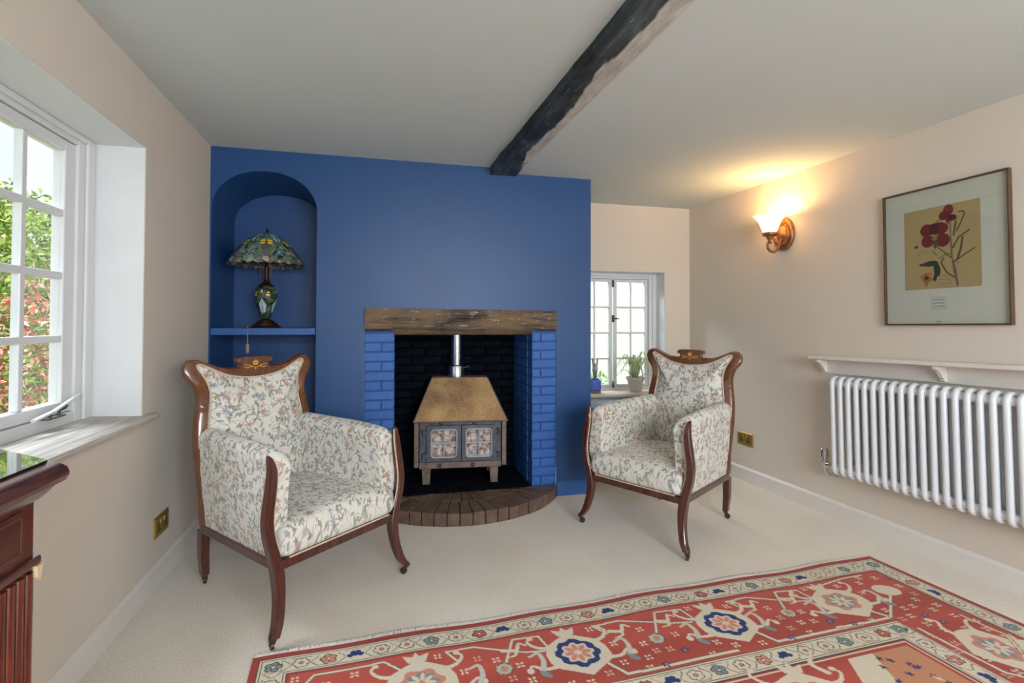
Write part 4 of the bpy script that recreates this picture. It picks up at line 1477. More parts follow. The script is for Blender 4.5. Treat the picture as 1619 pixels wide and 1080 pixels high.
# ------------------------------------------------------------------ leaded glass table lamp in the niche
lamp = empty('table_lamp', (-.742, 3.452, 1.116))
tag(lamp, 'leaded stained glass table lamp with dragonfly shade on the niche shelf', 'lamp')
bronze = simple('lamp_bronze', rgb(84, 54, 42), .4, .8, var=.3, scale=50)
m = MB().lathe([(.084, 0), (.088, .006), (.084, .012), (.070, .018), (.068, .026), (.052, .034), (.048, .042), (.030, .050), (.024, .056)], 36)
m.build('base', bronze, lamp, smooth=True, angle=30)
def mosaic(us, vs_, n, pal, seed, edge):
    p_ = Paint(us, vs_, (0, 0, 0))
    r_ = np.random.default_rng(seed)
    W_, H_ = us[-1], vs_[-1]
    pts = np.stack([r_.uniform(0, W_, n), r_.uniform(0, H_, n)], 1)
    pal = np.array(pal)
    cc = pal[r_.integers(0, len(pal), n)]
    best = np.full(p_.u.shape, 9.0); sec = np.full(p_.u.shape, 9.0); who = np.zeros(p_.u.shape, int)
    for i, (a, b) in enumerate(pts):
        dx = np.abs(p_.u - a)
        d = np.hypot(np.minimum(dx, W_ - dx), p_.v - b)
        nb = d < best
        sec = np.where(nb, best, np.minimum(sec, d))
        who = np.where(nb, i, who)
        best = np.where(nb, d, best)
    p_.c[:] = cc[who]
    p_.c[(sec - best) < edge] = LEAD
    return p_
LEAD = rgb(40, 34, 30)
GREENS = [rgb(96, 126, 100), rgb(122, 146, 126), rgb(140, 158, 144), rgb(110, 138, 120), rgb(154, 166, 146), rgb(96, 116, 88)]
us = np.linspace(0, 2 * PI * .2, 420)
vs2 = np.linspace(0, .26, 90)
pl = mosaic(us, vs2, 420, GREENS, 4, .0017)
SW = 2 * PI * .2 / 6
LB, YEL = rgb(190, 214, 220), rgb(250, 214, 70)
for k in range(6):
    cx = SW * (k + .55)
    for sx in (-1, 1):
        # pale blue wedges running up to the crown between the dragonflies
        pl.poly([(cx + SW / 2 + sx * .004, .004), (cx + SW / 2 + sx * .052, .02), (cx + SW / 2 + sx * .034, .10), (cx + SW / 2 + sx * .006, .12)], LEAD)
        pl.poly([(cx + SW / 2 + sx * .007, .008), (cx + SW / 2 + sx * .046, .022), (cx + SW / 2 + sx * .031, .093), (cx + SW / 2 + sx * .009, .112)], LB)
    pl.poly([(cx - .045, .118), (cx + .045, .118), (cx + .02, .215), (cx - .02, .215)], rgb(98, 104, 98))
    for sx in (-1, 1):
        for dy, L_ in ((.100, .036), (.122, .032)):
            pl.disc(cx + sx * .028, dy, L_ * .82, .0135, LEAD, sx * .15)
            pl.disc(cx + sx * .028, dy, L_ * .72, .0105, YEL, sx * .15)
        pl.line([(cx + sx * .05, .125), (cx + sx * .022, .20), (cx + sx * .028, .24)], .003, rgb(150, 120, 96))
        for (a, b) in ((.075, .175), (.06, .205), (.088, .208)):
            pl.disc(cx + sx * a, b, .012, .011, LEAD)
            pl.disc(cx + sx * a, b, .009, .008, rgb(96, 140, 168))
        pl.disc(cx + sx * .074, .191, .006, .005, YEL)
    pl.disc(cx, .105, .005, .034, LEAD)
    pl.disc(cx, .105, .0035, .03, rgb(120, 90, 70))
    for sx, r_ in ((-.034, .020), (0, .024), (.034, .020)):
        pl.disc(cx + sx, .238, r_, .020, LEAD)
        pl.disc(cx + sx, .238, r_ - .003, .017, rgb(188, 170, 156) if sx == 0 else rgb(112, 118, 108))
    for q in range(4):
        pl.disc(cx + SW / 2 + (q - 1.5) * .026, .250, .012, .012, LEAD)
        pl.disc(cx + SW / 2 + (q - 1.5) * .026, .250, .0095, .0095, rgb(120, 128, 112) if q % 2 else rgb(176, 138, 116))
sp_ = np.array([(0, .028, .590), (.12, .060, .577), (.3, .108, .546), (.5, .150, .506), (.7, .185, .462), (.86, .208, .424), (.94, .217, .404), (1, .219, .386)])
def shadepos(u, v):
    t_ = v / .26
    th = u / .2
    r_ = np.interp(t_, sp_[:, 0], sp_[:, 1])
    z = np.interp(t_, sp_[:, 0], sp_[:, 2])
    k = np.clip((t_ - .9) / .1, 0, 1)
    z = z + k * .012 * (1 - np.abs(np.sin(th * 12)))
    return np.stack([r_ * np.cos(th), r_ * np.sin(th), z], 1)
shd = grid_object('lamp_shade', pl, shadepos, M['glass_art'], lamp)
sd = shd.modifiers.new('solid', 'SOLIDIFY')
sd.thickness = .003
shd.rotation_euler = (0, 0, R(-112))
m = MB().lathe([(.030, .586), (.028, .594), (.010, .598), (.006, .606), (.009, .612), (.004, .622), (.001, .624)], 20)
m.build('finial', bronze, lamp, smooth=True)
# glass urn body
us = np.linspace(0, 2 * PI * .06, 200)
vs2 = np.linspace(0, .21, 80)
pv_ = mosaic(us, vs2, 110, [rgb(58, 84, 62), rgb(80, 100, 78), rgb(54, 76, 58), rgb(98, 116, 84)], 9, .0022)
UW = 2 * PI * .06
for k in range(4):
    cx = UW * (k + .5) / 4
    for pts, c in (([(-.030, .085), (0, .125), (-.004, .035), (-.022, .045)], LB), ([(.030, .085), (0, .125), (.004, .035), (.022, .045)], LB),
                   ([(-.024, .095), (0, .135), (.024, .095), (0, .02)], None)):
        if c is None: continue
        pv_.poly([(cx + a * 1.12, b * 1.02) for a, b in pts], LEAD)
        pv_.poly([(cx + a * .92, b) for a, b in pts], c)
    pv_.disc(cx, .17, .010, .016, LEAD)
    pv_.disc(cx, .17, .0075, .013, rgb(190, 196, 196))
    cy_ = cx + UW / 8
    for dy in (.145, .162):
        for sx in (-1, 1):
            pv_.disc(cy_ + sx * .010, dy, .013, .0085, LEAD)
            pv_.disc(cy_ + sx * .010, dy, .0105, .0062, YEL)
urn = np.array([(0, .022, .058), (.15, .036, .086), (.35, .050, .130), (.55, .062, .172), (.70, .066, .205), (.82, .063, .228), (.92, .054, .246), (1, .042, .258)])
def urnpos(u, v):
    t_ = v / .21
    th = u / .06
    r_ = np.interp(t_, urn[:, 0], urn[:, 1])
    z = np.interp(t_, urn[:, 0], urn[:, 2])
    return np.stack([r_ * np.cos(th), r_ * np.sin(th), z], 1)
ub = grid_object('glass_urn', pv_, urnpos, M['glass_art'], lamp)
ub.rotation_euler = (0, 0, R(-102 + 45))
m = MB().lathe([(.044, .254), (.047, .262), (.034, .272), (.020, .284), (.014, .30), (.011, .34), (.014, .37), (.010, .39), (.010, .585)], 24)
m.build('stem', bronze, lamp, smooth=True, angle=35)
for a in (R(-150), R(-40), R(-25)):
    m = MB().tube([(.035 * math.cos(a), .035 * math.sin(a), .40), (.036 * math.cos(a), .036 * math.sin(a), .318)], .0016, 6).lathe([(.003, .310), (.005, .316), (.003, .320)], 8, (.036 * math.cos(a), .036 * math.sin(a), 0))
    m.build('pull_chain', M['antique'], lamp, smooth=True)
cp = smooth_path([(-.075, -.02, .006), (-.09, -.10, .012), (-.062, -.20, .010), (-.050, -.228, .001), (-.047, -.236, -.03), (-.046, -.238, -.09)], 6)
m = MB().tube([tuple(p) for p in cp], .0026, 8)
m.build('cord', simple('lamp_cord', rgb(150, 128, 104), .5), lamp, smooth=True)
m = MB().rbox((-.046, -.239, -.118), (.020, .016, .058), .007, 6)
m.build('cord_switch', simple('switch_plastic', rgb(140, 128, 112), .4), lamp, smooth='all')
m = MB().tube([(-.046, -.238, -.145), (-.045, -.238, -.30), (-.02, -.20, -.55), (0.0, -.12, -.80), (.02, .02, -1.0)], .0026, 8)
m.build('cord', M['dark'], lamp, smooth=True)

# ------------------------------------------------------------------ wall lamp on the right wall
SY = 2.835
sco = empty('wall_lamp', (xr(SY), SY, 1.60), RZ_RIGHT)
tag(sco, 'lit wall lamp with frosted bell shade and oval antique brass backplate', 'wall lamp')
m = MB().lathe([(1.0, .0), (1.0, .012), (.95, .020), (.86, .022), (.82, .017), (.74, .017), (.70, .026), (.60, .028), (.52, .022), (.42, .030), (.2, .036), (.02, .036)], 48, (0, -.001, .147), 'y', .084, .110)
m.build('backplate', M['antique'], sco, smooth=True, angle=25)
m = MB()
for k in range(22):
    a = 2 * PI * k / 22
    m.tube([(.044 * math.cos(a), -.022, .147 + .056 * math.sin(a)), (.060 * math.cos(a), -.030, .147 + .077 * math.sin(a))], [.004, .006], 6)
m.build('gadroon', M['antique'], sco, smooth=True)
ap = smooth_path([(0, -.03, .110, .009), (0, -.045, .070, .009), (0, -.075, .032, .009), (0, -.110, .026, .009), (0, -.136, .046, .009), (0, -.140, .074, .008), (0, -.124, .090, .008), (0, -.112, .080, .006)], 6)
m = MB().tube([tuple(p[:3]) for p in ap], [p[3] for p in ap], 10)
m.tube([(0, -.128, .085), (0, -.122, .12)], [.009, .012], 10)
m.build('arm', M['antique'], sco, smooth=True)
m = MB().lathe([(.012, .104), (.020, .114), (.022, .124), (.040, .130), (.046, .136), (.046, .148), (.040, .152)], 28, (0, -.122, 0))
m.build('cup', M['antique'], sco, smooth=True, angle=30)
t = NT('frosted_lamp_shade')
t.n.remove(t.b)
df_ = t.n.new('ShaderNodeBsdfTranslucent')
df_.inputs[0].default_value = (1, .86, .66, 1)
d2 = t.n.new('ShaderNodeBsdfDiffuse')
d2.inputs[0].default_value = (.9, .82, .7, 1)
em = t.n.new('ShaderNodeEmission')
em.inputs[0].default_value = (1, .72, .36, 1)
em.inputs[1].default_value = 1.0
mx = t.n.new('ShaderNodeMixShader')
mx.inputs[0].default_value = .35
t.ln(df_.outputs[0], mx.inputs[1]); t.ln(d2.outputs[0], mx.inputs[2])
ad = t.n.new('ShaderNodeAddShader')
t.ln(mx.outputs[0], ad.inputs[0]); t.ln(em.outputs[0], ad.inputs[1])
t.ln(ad.outputs[0], t.out.inputs[0])
m = MB()
prof = [(.036, .150), (.044, .162), (.052, .182), (.060, .206), (.072, .230), (.088, .252), (.100, .264)]
prof2 = [(r_ - .003, z + .001) for r_, z in prof[::-1]]
m.lathe(prof + prof2, 36, (0, -.122, 0), caps=False)
m.build('glass_shade', t.m, sco, smooth='all')
t = NT('bulb_glow')
t.b.inputs['Emission Color'].default_value = (1, .72, .38, 1)
t.b.inputs['Emission Strength'].default_value = 18
m = MB().lathe([(.010, .150), (.012, .165), (.020, .185), (.021, .200), (.014, .214), (.003, .220)], 18, (0, -.122, 0))
m.build('bulb', t.m, sco, smooth='all')
bl = add_light('bulb_light', 'POINT', (0, -.122, .245), 11, (1.0, .58, .22), size=.03)
bl.parent = sco

# ------------------------------------------------------------------ framed botanical print
PY = 1.878
pic = empty('picture_frame', (xr(PY), PY, 1.487), RZ_RIGHT)
pic.rotation_euler = (0, -.008, RZ_RIGHT)
tag(pic, 'framed botanical print of dark red flowers above the radiator', 'picture')
HW, HH = .276, .342
frm = wood('picture_frame_wood', rgb(58, 40, 26), rgb(104, 74, 46), (30, 30, 6), .35, .2)
m = MB()
fw = .008
for (x0, x1, z0, z1) in ((-HW, -HW + fw, -HH, HH), (HW - fw, HW, -HH, HH)):
    m.box(x0, x1, -.026, -.002, z0, z1)
m.box(-HW + fw, HW - fw, -.026, -.002, HH - fw, HH).box(-HW + fw, HW - fw, -.026, -.002, -HH, -HH + fw)
m.build('frame', frm, pic, bevel=.002)
us = np.linspace(-HW + fw, HW - fw, 240)
vs2 = np.linspace(-HH + fw, HH - fw, 300)
MAT = rgb(212, 212, 200)
pm = Paint(us, vs2, MAT)
# caption block under the print: small ruled box of scribbled lines
GR = rgb(120, 124, 120)
bx0, bx1, bz0, bz1 = -.050, .012, -.262, -.206
pm.line([(bx0, bz0), (bx1, bz0), (bx1, bz1), (bx0, bz1), (bx0, bz0)], .0026, rgb(150, 156, 150))
rs = random.Random(2)
for zz in (-.217, -.233, -.250):
    x = bx0 + .006
    while x < bx1 - .008:
        h = rs.uniform(.002, .006)
        pm.line([(x, zz - h / 2), (x + .002, zz + h / 2), (x + .0045, zz - h / 2)], .0022, GR)
        x += rs.uniform(.0045, .008)
for x in np.arange(-.028, -.008, .005): pm.line([(x, -.324), (x + .003, -.322)], .0026, rgb(90, 92, 88))
grid_object('mount', pm, lambda u, v: np.stack([u, np.full_like(u, -.012), v], 1), M['print'], pic)
us = np.linspace(-.173, .163, 170)
vs2 = np.linspace(-.163, .237, 200)
pp = Paint(us, vs2, rgb(184, 162, 114))
def Q(x, y):                     # position in the sheet
    a = (x - 105) / 648
    tp, bt = 200 - 135 * a, 862 - 45 * a
    b = (y - tp) / (bt - tp)
    return (-.173 + a * .336, .237 - b * .400)
PU, PU2, OL, OL2 = rgb(122, 52, 48), rgb(96, 40, 40), rgb(98, 88, 52), rgb(66, 70, 48)
def ell(x, y, rx, ry, c, rot=0):
    q = Q(x, y)
    pp.disc(q[0], q[1], rx * .00062, ry * .00068, c, rot)
def stroke(pts, th, c): pp.line([Q(*p) for p in pts], th, c)
stroke([(515, 260), (515, 400), (522, 560), (540, 700), (566, 815)], .0075, rgb(128, 108, 84))
stroke([(530, 600), (550, 700), (562, 800)], .010, rgb(118, 104, 92))
for pts, th, c in (([(565, 345), (610, 250), (632, 190), (620, 172), (585, 180)], .006, OL), ([(540, 380), (552, 310), (560, 265)], .008, OL), ([(530, 490), (580, 400), (665, 335)], .007, OL), ([(565, 590), (595, 500), (612, 400)], .009, OL),
                   ([(540, 610), (620, 550), (705, 490)], .006, OL), ([(515, 575), (460, 530), (405, 488)], .006, OL), ([(510, 535), (450, 560), (410, 585)], .004, OL), ([(540, 745), (480, 705), (430, 620)], .007, OL), ([(430, 620), (455, 580)], .007, OL),
                   ([(360, 515), (395, 555)], .006, rgb(140, 120, 84)), ([(380, 300), (400, 265), (450, 240)], .004, OL2), ([(545, 490), (530, 470)], .004, OL), ([(550, 600), (580, 625)], .003, OL)):
    stroke(pts, th, c)
for x, y, rx, ry, r_, c in ((315, 345, 52, 46, .3, PU), (420, 325, 66, 44, -.1, PU), (318, 440, 46, 44, 0, PU), (448, 425, 52, 48, .2, PU), (372, 330, 34, 40, 0, PU2), (385, 460, 14, 34, 0, OL), (380, 412, 20, 14, 0, rgb(150, 120, 80)),
                            (500, 165, 36, 38, 0, PU), (462, 215, 36, 32, .3, PU), (520, 232, 40, 22, 0, PU2), (490, 250, 10, 34, .2, PU), (545, 240, 18, 12, 0, PU),
                            (340, 630, 56, 20, .05, OL2), (290, 638, 44, 12, 0, OL2), (395, 680, 24, 50, .1, OL2), (380, 740, 14, 36, -.2, OL2),
                            (300, 750, 34, 34, 0, rgb(176, 112, 50)), (268, 740, 22, 14, .4, rgb(186, 128, 60)), (330, 722, 20, 18, 0, rgb(186, 128, 60)), (300, 790, 14, 30, 0, rgb(176, 112, 50)), (335, 765, 20, 16, 0, rgb(176, 112, 50)), (302, 752, 16, 16, 0, rgb(92, 56, 74)),
                            (215, 490, 16, 10, 0, OL)):
    ell(x, y, rx, ry, c, r_)
for pts in ([(330, 380), (375, 365), (430, 355)], [(265, 405), (330, 405), (370, 395)], [(375, 380), (460, 400)]): stroke(pts, .003, OL2)
for pts in ([(250, 510), (290, 540), (320, 520)], [(210, 560), (230, 545), (240, 565)], [(410, 760), (520, 770)], [(400, 795), (520, 795)], [(415, 735), (440, 728), (480, 742)]): stroke(pts, .0025, rgb(150, 124, 76))
grid_object('print', pp, lambda u, v: np.stack([u, np.full_like(u, -.0128), v], 1), M['print'], pic)
box_part('glass', M['picglass'], pic, -HW + fw - .001, HW - fw + .001, -.019, -.017, -HH + fw - .001, HH - fw + .001, 0)
box_part('backing_board', frm, pic, -HW + fw, HW - fw, -.008, -.003, -HH + fw, HH - fw, 0)

# ------------------------------------------------------------------ radiator and the shelf over it
TILT = -.020
RY = 2.408
rad = empty('column_radiator', (xr(RY), RY, .285))
rad.rotation_euler = (0, TILT, RZ_RIGHT)
tag(rad, 'white two-column radiator on the right-hand wall below the shelf', 'radiator')
RH, PITCH, NS = .566, .0482, 30
rt = .0142
path = []
y0, y1 = -.108, -.052
for a in np.linspace(PI, 0, 9): path.append(((y0 + y1) / 2 + (y1 - y0) / 2 * math.cos(a), RH - .028 - rt + .028 * math.sin(a)))
for a in np.linspace(0, -PI, 9): path.append(((y0 + y1) / 2 + (y1 - y0) / 2 * math.cos(a), .028 + rt + .028 * math.sin(a)))
m = MB().tube([(0, p[0], p[1]) for p in path], rt, 12, closed=True)
for zz in (RH - .042, .042):
    m.lathe([(.017, -PITCH / 2), (.0215, -PITCH / 2 + .009), (.0215, PITCH / 2 - .009), (.017, PITCH / 2)], 16, (0, -.090, zz), 'x')
s0 = m.build('section', M['radiator'], rad, smooth=True, angle=50)
s0.location = (PITCH / 2, 0, 0)
for k in range(1, NS):
    link('section', s0.data, rad, (PITCH * (k + .5), 0, 0))
for xx in (.10, 1.25):
    for zz in (.09, .47):
        box_part('bracket', M['radiator'], rad, xx - .012, xx + .012, -.075, -.003, zz - .012, zz + .012, .002)
m = MB().lathe([(.014, .02), (.016, .024), (.016, .066), (.0125, .070), (.0125, .080), (.020, .084), (.021, .128), (.017, .134)], 18, (-.062, -.080, 0))
m.build('valve', M['chrome'], rad, smooth=True, angle=30)
m = MB().lathe([(.012, 0), (.015, .008), (.015, .030), (.012, .055)], 16, (-.056, -.080, .042), 'x')
m.tube([(-.062, -.080, .02), (-.062, -.080, -.004), (-.058, -.070, -.016), (-.055, -.045, -.020), (-.055, -.003, -.020)], .0085, 10)
m.lathe([(.017, 0), (.017, .006)], 16, (-.055, -.001, -.020), 'y')
m.build('valve_tail', M['chrome'], rad, smooth=True, angle=40)

SHY = 2.565
shf = empty('radiator_shelf', (xr(SHY), SHY, .938))
shf.rotation_euler = (0, TILT, RZ_RIGHT)
tag(shf, 'white painted wooden shelf on shaped brackets above the radiator', 'shelf')
m = MB().box(0, 1.76, -.108, -.002, 0, .020)
m.build('shelf_board', M['skirting'], shf, bevel=.005, seg=3)
m = MB().box(.02, 1.74, -.020, -.002, -.086, -.0005)
m.build('back_rail', M['skirting'], shf, bevel=.003)
for xx in (.055, .70, 1.35):
    m = MB()
    pr = [(-.021, -.0005), (-.094, -.0005), (-.094, -.016), (-.082, -.020), (-.070, -.028), (-.060, -.040), (-.052, -.054), (-.042, -.064), (-.040, -.074), (-.021, -.078)]
    m.prism(pr, xx - .010, xx + .010, 'x')
    m.build('bracket', M['skirting'], shf, bevel=.002)

# ------------------------------------------------------------------ sockets
def socket(loc, rz, label, tilt=0):
    s_ = empty('wall_socket', loc, rz)
    tag(s_, label, 'socket', 'double brass sockets')
    m = MB()
    rings = []
    for (w_, h_, y) in ((.0765, .0465, -.001), (.0765, .0465, -.006), (.069, .039, -.0095)):
        rings.append([(-w_, y, -h_), (w_, y, -h_), (w_, y, h_), (-w_, y, h_)])
    m.loft(rings)
    m.build('plate', M['brass'], s_, bevel=.0012)
    for cx in (-.037, .037):
        box_part('rocker', M['brass'], s_, cx - .006 + (.018 if cx < 0 else -.018), cx + .006 + (.018 if cx < 0 else -.018), -.014, -.009, .010, .028, .001)
        m = MB().box(cx - .0035, cx + .0035, -.0102, -.009, .006, .020).box(cx - .015, cx - .008, -.0102, -.009, -.020, -.012).box(cx + .008, cx + .015, -.0102, -.009, -.020, -.012)
        m.box(cx - .0035, cx + .0035, -.0102, -.009, -.022, .006)
        m.build('pin_hole', M['dark'], s_)
    return s_
socket((xl(2.585) + .0, 2.585, .250), RZ_LEFT, 'brass double socket on the left wall between window and armchair')
socket((xr(3.203), 3.203, .307), RZ_RIGHT, 'brass double socket on the right wall behind the corner armchair')

# ------------------------------------------------------------------ things on the little window's sill
SZ = W2Z0 + .0025
pot = empty('potted_spider_plant', (2.035, YC + .055, SZ))
tag(pot, 'spider plant with arching striped leaves in a cream pot on the windowsill', 'plant')
m = MB().lathe([(.050, 0), (.053, .003), (.066, .085), (.072, .100), (.080, .104), (.082, .118), (.078, .121), (.072, .116), (.068, .098)], 32, caps=False)
m.lathe([(.001, .001), (.050, .001)], 32, caps=False)
m.build('pot', simple('cream_pot', rgb(226, 216, 200), .35, var=.03), pot, smooth=True, angle=40)
m = MB().lathe([(.070, .098), (.04, .102), (.001, .104)], 24, caps=False)
m.build('soil', simple('soil', rgb(62, 46, 36), .95, var=.3, scale=80, bump=.6, bscale=90), pot)
t = NT('striped_leaf')
a_ = t.node('ShaderNodeVertexColor')
a_.layer_name = 'Col'
t.base(a_.outputs[0])
t.set(.4)
try: t.b.inputs['Subsurface Weight'].default_value = 0.0
except Exception: pass
rp = random.Random(21)
LG, LW = rgb(96, 138, 74), rgb(214, 224, 180)
specs = [(R(-100), .30, .16), (R(185), .34, .10), (R(170), .26, .20), (R(-60), .40, .06), (R(-80), .22, .26), (R(10), .24, .18), (R(40), .26, .20)] + [(rp.uniform(0, 2 * PI), rp.uniform(.20, .30), rp.uniform(.10, .24)) for _ in range(19)]
for an, L_, up in specs:
    m = MB()
    rings, cc = [], []
    n = 9
    for i in range(n):
        s_ = i / (n - 1)
        rad_ = .015 + L_ * .68 * s_ ** 1.15
        if math.cos(an) > .2: rad_ = min(rad_, .19)
        if math.sin(an) > -.05: rad_ = min(rad_, .08 / max(.3, abs(math.sin(an))) if abs(math.sin(an)) > .3 else .19)
        if math.sin(an) > .2: rad_ = min(rad_, .085 / math.sin(an))      # leaves bend back from the pane
        z = .105 + up * math.sin(min(1, s_ * 1.2) * PI * .6) - L_ * 1.1 * max(0, s_ - .4) ** 1.5
        z = max(z, .012)
        w_ = .0095 * (1 - s_ ** 3) + .0008
        cx, cy = rad_ * math.cos(an), rad_ * math.sin(an)
        tx, ty = -math.sin(an), math.cos(an)
        rings.append([(cx + tx * w_ * q, cy + ty * w_ * q, z + abs(q) * .004) for q in (-1, -.45, 0, .45, 1)])
        cc += [LG, LW, LW, LW, LG]
    m.loft(rings, closed=False, caps=False)
    m.c = cc
    m.build('leaf', t.m, pot, smooth='all', colors=True)

jar = empty('blue_glass_jar', (1.660, YC + .035, SZ))
tag(jar, 'small square blue glass jar with grey dried stems on the windowsill', 'jar')
m = MB().box(-.038, .038, -.034, .034, 0, .020)
m.build('stand', simple('jar_stand', rgb(126, 98, 84), .5), jar, bevel=.003)
t = NT('blue_glass')
t.base(rgb(92, 122, 214))
t.set(.08, spec=.7)
t.b.inputs['Transmission Weight'].default_value = .35
m = MB().rbox((0, 0, .066), (.082, .074, .090), .012, 8)
m.build('jar_body', t.m, jar, smooth='all')
m = MB().lathe([(.030, .108), (.034, .112), (.034, .120), (.028, .122)], 20)
m.build('rim', t.m, jar, smooth=True)
for k in range(6):
    a = k * 1.05
    m = MB().tube([(.010 * math.cos(a), .010 * math.sin(a), .112), (.016 * math.cos(a), .014 * math.sin(a), .17), (.022 * math.cos(a + .3), .018 * math.sin(a + .3), .20 + .04 * (k % 3))], [.004, .005, .007], 7)
    m.build('stem', simple('dried_stem', rgb(140, 138, 132), .8, var=.3, scale=60), jar, smooth=True)

# ------------------------------------------------------------------ low chest with a cushion under the little window
ch = empty('blanket_chest', (1.80, 3.62, 0))
tag(ch, 'low dark oak chest under the little window behind the corner armchair', 'chest')
m = MB().box(-.40, .40, -.185, .185, .04, .395)
m.build('body', M['chest'], ch, bevel=.004)
m = MB().box(-.41, .41, -.195, .195, .397, .42)
m.build('lid', M['chest'], ch, bevel=.005)
m = MB().box(-.41, .41, -.195, .195, 0, .04)
m.build('plinth', M['chest'], ch, bevel=.004)
for k in range(3): box_part('front_panel', M['chest'], ch, -.37 + .253 * k, -.37 + .253 * k + .235, -.192, -.184, .075, .365, .003)
t = NT('pale_blue_cushion_cloth')
v_ = t.n.new('ShaderNodeTexVoronoi')
t.ln(t.coord(), v_.inputs['Vector'])
v_.inputs['Scale'].default_value = 26
t.base(t.ramp(v_.outputs['Distance'], [(0.25, rgb(104, 150, 186)), (0.45, rgb(206, 220, 228)), (0.6, rgb(150, 184, 208))]))
t.set(.9)
m = MB().rbox((0, 0, .475), (.78, .34, .108), .045, 12, lambda p: (p[0], p[1], p[2] + (.012 * math.cos(p[0] * 3.6) * math.cos(p[1] * 7) if p[2] > .47 else 0)))
o = m.build('seat_cushion', t.m, smooth='all', loc=(1.80, 3.62, 0))
tag(o, 'pale blue patterned cushion lying on the low oak chest', 'cushion')

# ------------------------------------------------------------------ mahogany cabinet under the left window
cb_ = empty('cabinet', (-.70, .70, 0))
tag(cb_, 'polished mahogany cabinet with glass-covered top at the left edge below the window', 'cabinet')
def cpoly(i):                    # outline inset by i, relative to the empty
    k = .41 * i
    return [(.178 - i, -.40 + i), (.178 - i, .316 - k), (-.09 - k, .535 - i), (-.222, .535 - i), (-.222, -.40 + i)]
m = MB()
rings = []
for i, z in ((.010, .880), (.004, .884), (.0, .892), (.0, .898), (.003, .906), (.010, .912), (.020, .916)):
    rings.append([(a, b, z) for a, b in cpoly(i)])
m.loft(rings)
m.build('top', M['cabinet'], cb_, smooth=True, angle=28)
m = MB()
rings = [[(a, b, z) for a, b in cpoly(i)] for i, z in ((.034, .858), (.026, .866), (.018, .875), (.014, .880))]
m.loft(rings)
m.build('top_moulding', M['cabinet'], cb_, smooth=True, angle=28)
m = MB().prism(cpoly(.026), .9165, .9205, 'z')
t = NT('glass_sheet')
t.base(rgb(40, 24, 16))
t.set(.04, spec=.8, coat=1.0)
t.b.inputs['Coat Roughness'].default_value = .02
m.build('glass_top', t.m, cb_)
m = MB().prism(cpoly(.040), .06, .858, 'z')
m.build('carcass', M['cabinet_v'], cb_, bevel=.002)
m = MB().prism(cpoly(.030), .752, .766, 'z')
m.build('waist_moulding', M['cabinet'], cb_, bevel=.004, seg=3)
m = MB().prism(cpoly(.022), 0, .062, 'z')
m.build('plinth', M['cabinet'], cb_, bevel=.004)
xf = .178 - .040
dr = box_part('drawer', M['cabinet'], cb_, xf, xf + .004, -.05, .270, .776, .850, .0015)
m = MB()
for (a, b, c, d) in ((-.044, .264, .784, .7855), (-.044, .264, .8405, .842), (-.044, -.0425, .784, .842), (.2625, .264, .784, .842)):
    m.box(xf + .0035, xf + .0048, a, b, c, d)
m.build('stringing', simple('boxwood_stringing', rgb(96, 62, 44), .3), dr)
m = MB().lathe([(.006, 0), (.006, .010), (.013, .014), (.014, .020), (.008, .026)], 16, (xf + .004, .11, .805), 'x')
m.build('knob', M['brass'], dr, smooth=True)
for k in range(4):
    yy = .222 + .020 * k
    m = MB().lathe([(.0085, .09), (.0085, .745)], 12, (xf + .001, yy, 0))
    m.build('reed', M['cabinet_v'], cb_, smooth=True)
dd = box_part('door', M['cabinet_v'], cb_, xf, xf + .006, -.15, .200, .085, .748, .002)
box_part('door_panel', M['cabinet_v'], dd, xf + .006, xf + .010, -.10, .150, .14, .69, .003)
m = MB().prism([(.290, .752), (.304, .752), (.300, .735), (.296, .728), (.290, .735)], xf + .006, xf + .012, 'x')
tg = m.build('corner_mount', simple('ivory_mount', rgb(214, 188, 148), .5), cb_)
tag(tg, 'small ivory-coloured corner mount')

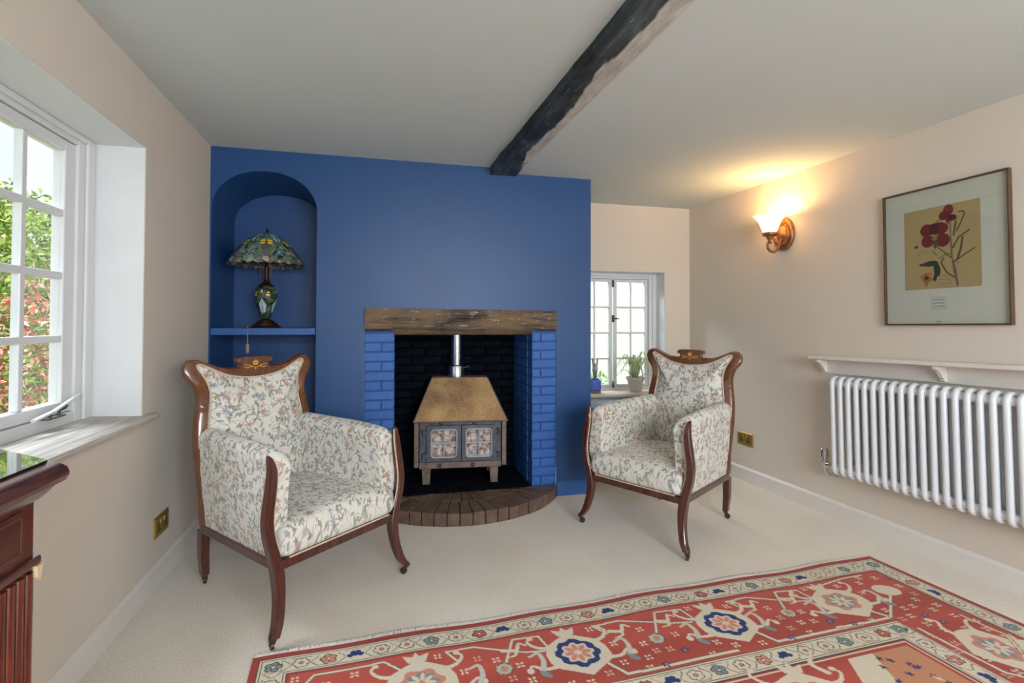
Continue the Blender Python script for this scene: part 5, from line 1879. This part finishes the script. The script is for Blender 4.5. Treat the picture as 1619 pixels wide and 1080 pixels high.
# ------------------------------------------------------------------ garden outside the windows
def struct_ground():
    m = MB().box(-30, 30, -20, 40, -.45, -.35)
    o = m.build('lawn', simple('lawn_grass', rgb(112, 130, 78), .95, var=.25, scale=3, bump=.5, bscale=30))
    tag(o, 'green lawn outside the windows', 'lawn', kind='structure')
struct_ground()
def leaf_mat(name, cols_):
    t = NT(name)
    n_ = t.n.new('ShaderNodeTexNoise')
    geo = t.n.new('ShaderNodeNewGeometry')
    t.base(t.ramp(geo.outputs['Random Per Island'], [(i / (len(cols_) - 1), c) for i, c in enumerate(cols_)]))
    t.set(.55, spec=.3)
    t.n.remove(n_)
    return t.m
def bush(name, label, cat, loc, rx, ry, rz, cz, n, size, mat, seed, trunk=None, group=None):
    root = empty(name, (loc[0], loc[1], -.35))
    tag(root, label, cat, group)
    g = np.random.default_rng(seed)
    d = g.normal(size=(n, 3))
    d /= np.linalg.norm(d, axis=1)[:, None]
    rad_ = g.uniform(.55, 1.0, n) ** .6
    lump = 1 + .22 * np.sin(d[:, 0] * 5 + seed) * np.sin(d[:, 1] * 4 + 1) + .15 * np.sin(d[:, 2] * 7 + d[:, 0] * 6)
    P_ = d * (rad_ * lump)[:, None] * np.array([rx, ry, rz]) + np.array([0, 0, cz])
    a1 = g.normal(size=(n, 3)); a1 /= np.linalg.norm(a1, axis=1)[:, None]
    a2 = np.cross(a1, g.normal(size=(n, 3))); a2 /= np.linalg.norm(a2, axis=1)[:, None]
    s_ = size * g.uniform(.6, 1.2, n)[:, None]
    V = np.stack([P_ - a1 * s_, P_ + a2 * s_ * .45, P_ + a1 * s_, P_ - a2 * s_ * .45], 1).reshape(-1, 3)
    V[:, 2] = np.maximum(V[:, 2], .01)
    me = bpy.data.meshes.new('foliage')
    me.from_pydata(V.tolist(), [], np.arange(4 * n).reshape(-1, 4).tolist())
    me.materials.append(mat)
    o = link('foliage', me, root)
    o['kind'] = 'stuff'
    m = MB()
    r_ = random.Random(seed)
    tr = trunk or .05
    m.tube([(0, 0, 0), (.03, .02, cz * .5), (0, .05, cz)], [tr, tr * .8, tr * .5], 8)
    for k in range(9):
        a = r_.uniform(0, 6.28)
        m.tube([(0, .02, cz * r_.uniform(.2, .7)), (rx * .4 * math.cos(a), ry * .4 * math.sin(a), cz * 1.0), (rx * .85 * math.cos(a), ry * .85 * math.sin(a), cz + rz * r_.uniform(-.2, .6))], [tr * .5, tr * .35, tr * .15], 6)
    m.build('trunk', simple('bark', rgb(196, 180, 150), .9, var=.2, scale=20), root, smooth=True)
    return root
GL = leaf_mat('bright_leaves', [rgb(84, 122, 44), rgb(140, 176, 70), rgb(186, 206, 104), rgb(222, 230, 160)])
GD = leaf_mat('mid_leaves', [rgb(52, 88, 38), rgb(92, 128, 52), rgb(140, 168, 84)])
GRED = leaf_mat('red_tipped_leaves', [rgb(84, 118, 56), rgb(150, 172, 92), rgb(206, 208, 150), rgb(222, 140, 126), rgb(206, 88, 88), rgb(240, 206, 196)])
GW = leaf_mat('pale_leaves', [rgb(120, 170, 110), rgb(176, 212, 156), rgb(224, 240, 210)])
bush('garden_tree', 'tall leafy green tree far behind the red-tipped shrub, seen through the left window', 'tree', (-8.0, 13.6), 2.3, 2.3, 1.9, 2.2, 16000, .075, GL, 3, .12)
bush('garden_tree', 'dense green tree at the left edge of the left window view', 'tree', (-5.3, 7.7), .95, .95, 1.45, 1.75, 9000, .055, GL, 5, .09)
bush('garden_shrub', 'red-tipped flowering shrub close outside the left window', 'shrub', (-3.3, 6.0), .75, .75, .95, 1.02, 8000, .034, GRED, 8, .022)
bush('garden_shrub', 'pale green shrub outside the little window beside the fireplace', 'shrub', (2.40, 6.4), .45, .45, .45, .52, 1400, .045, GW, 13, .02)
gw = MB().box(-1.0, 9.0, 9.4, 9.7, -.35, 1.9).build('garden_wall', M['gravel_wall'])
tag(gw, 'white rendered garden wall seen through the little window', 'wall')
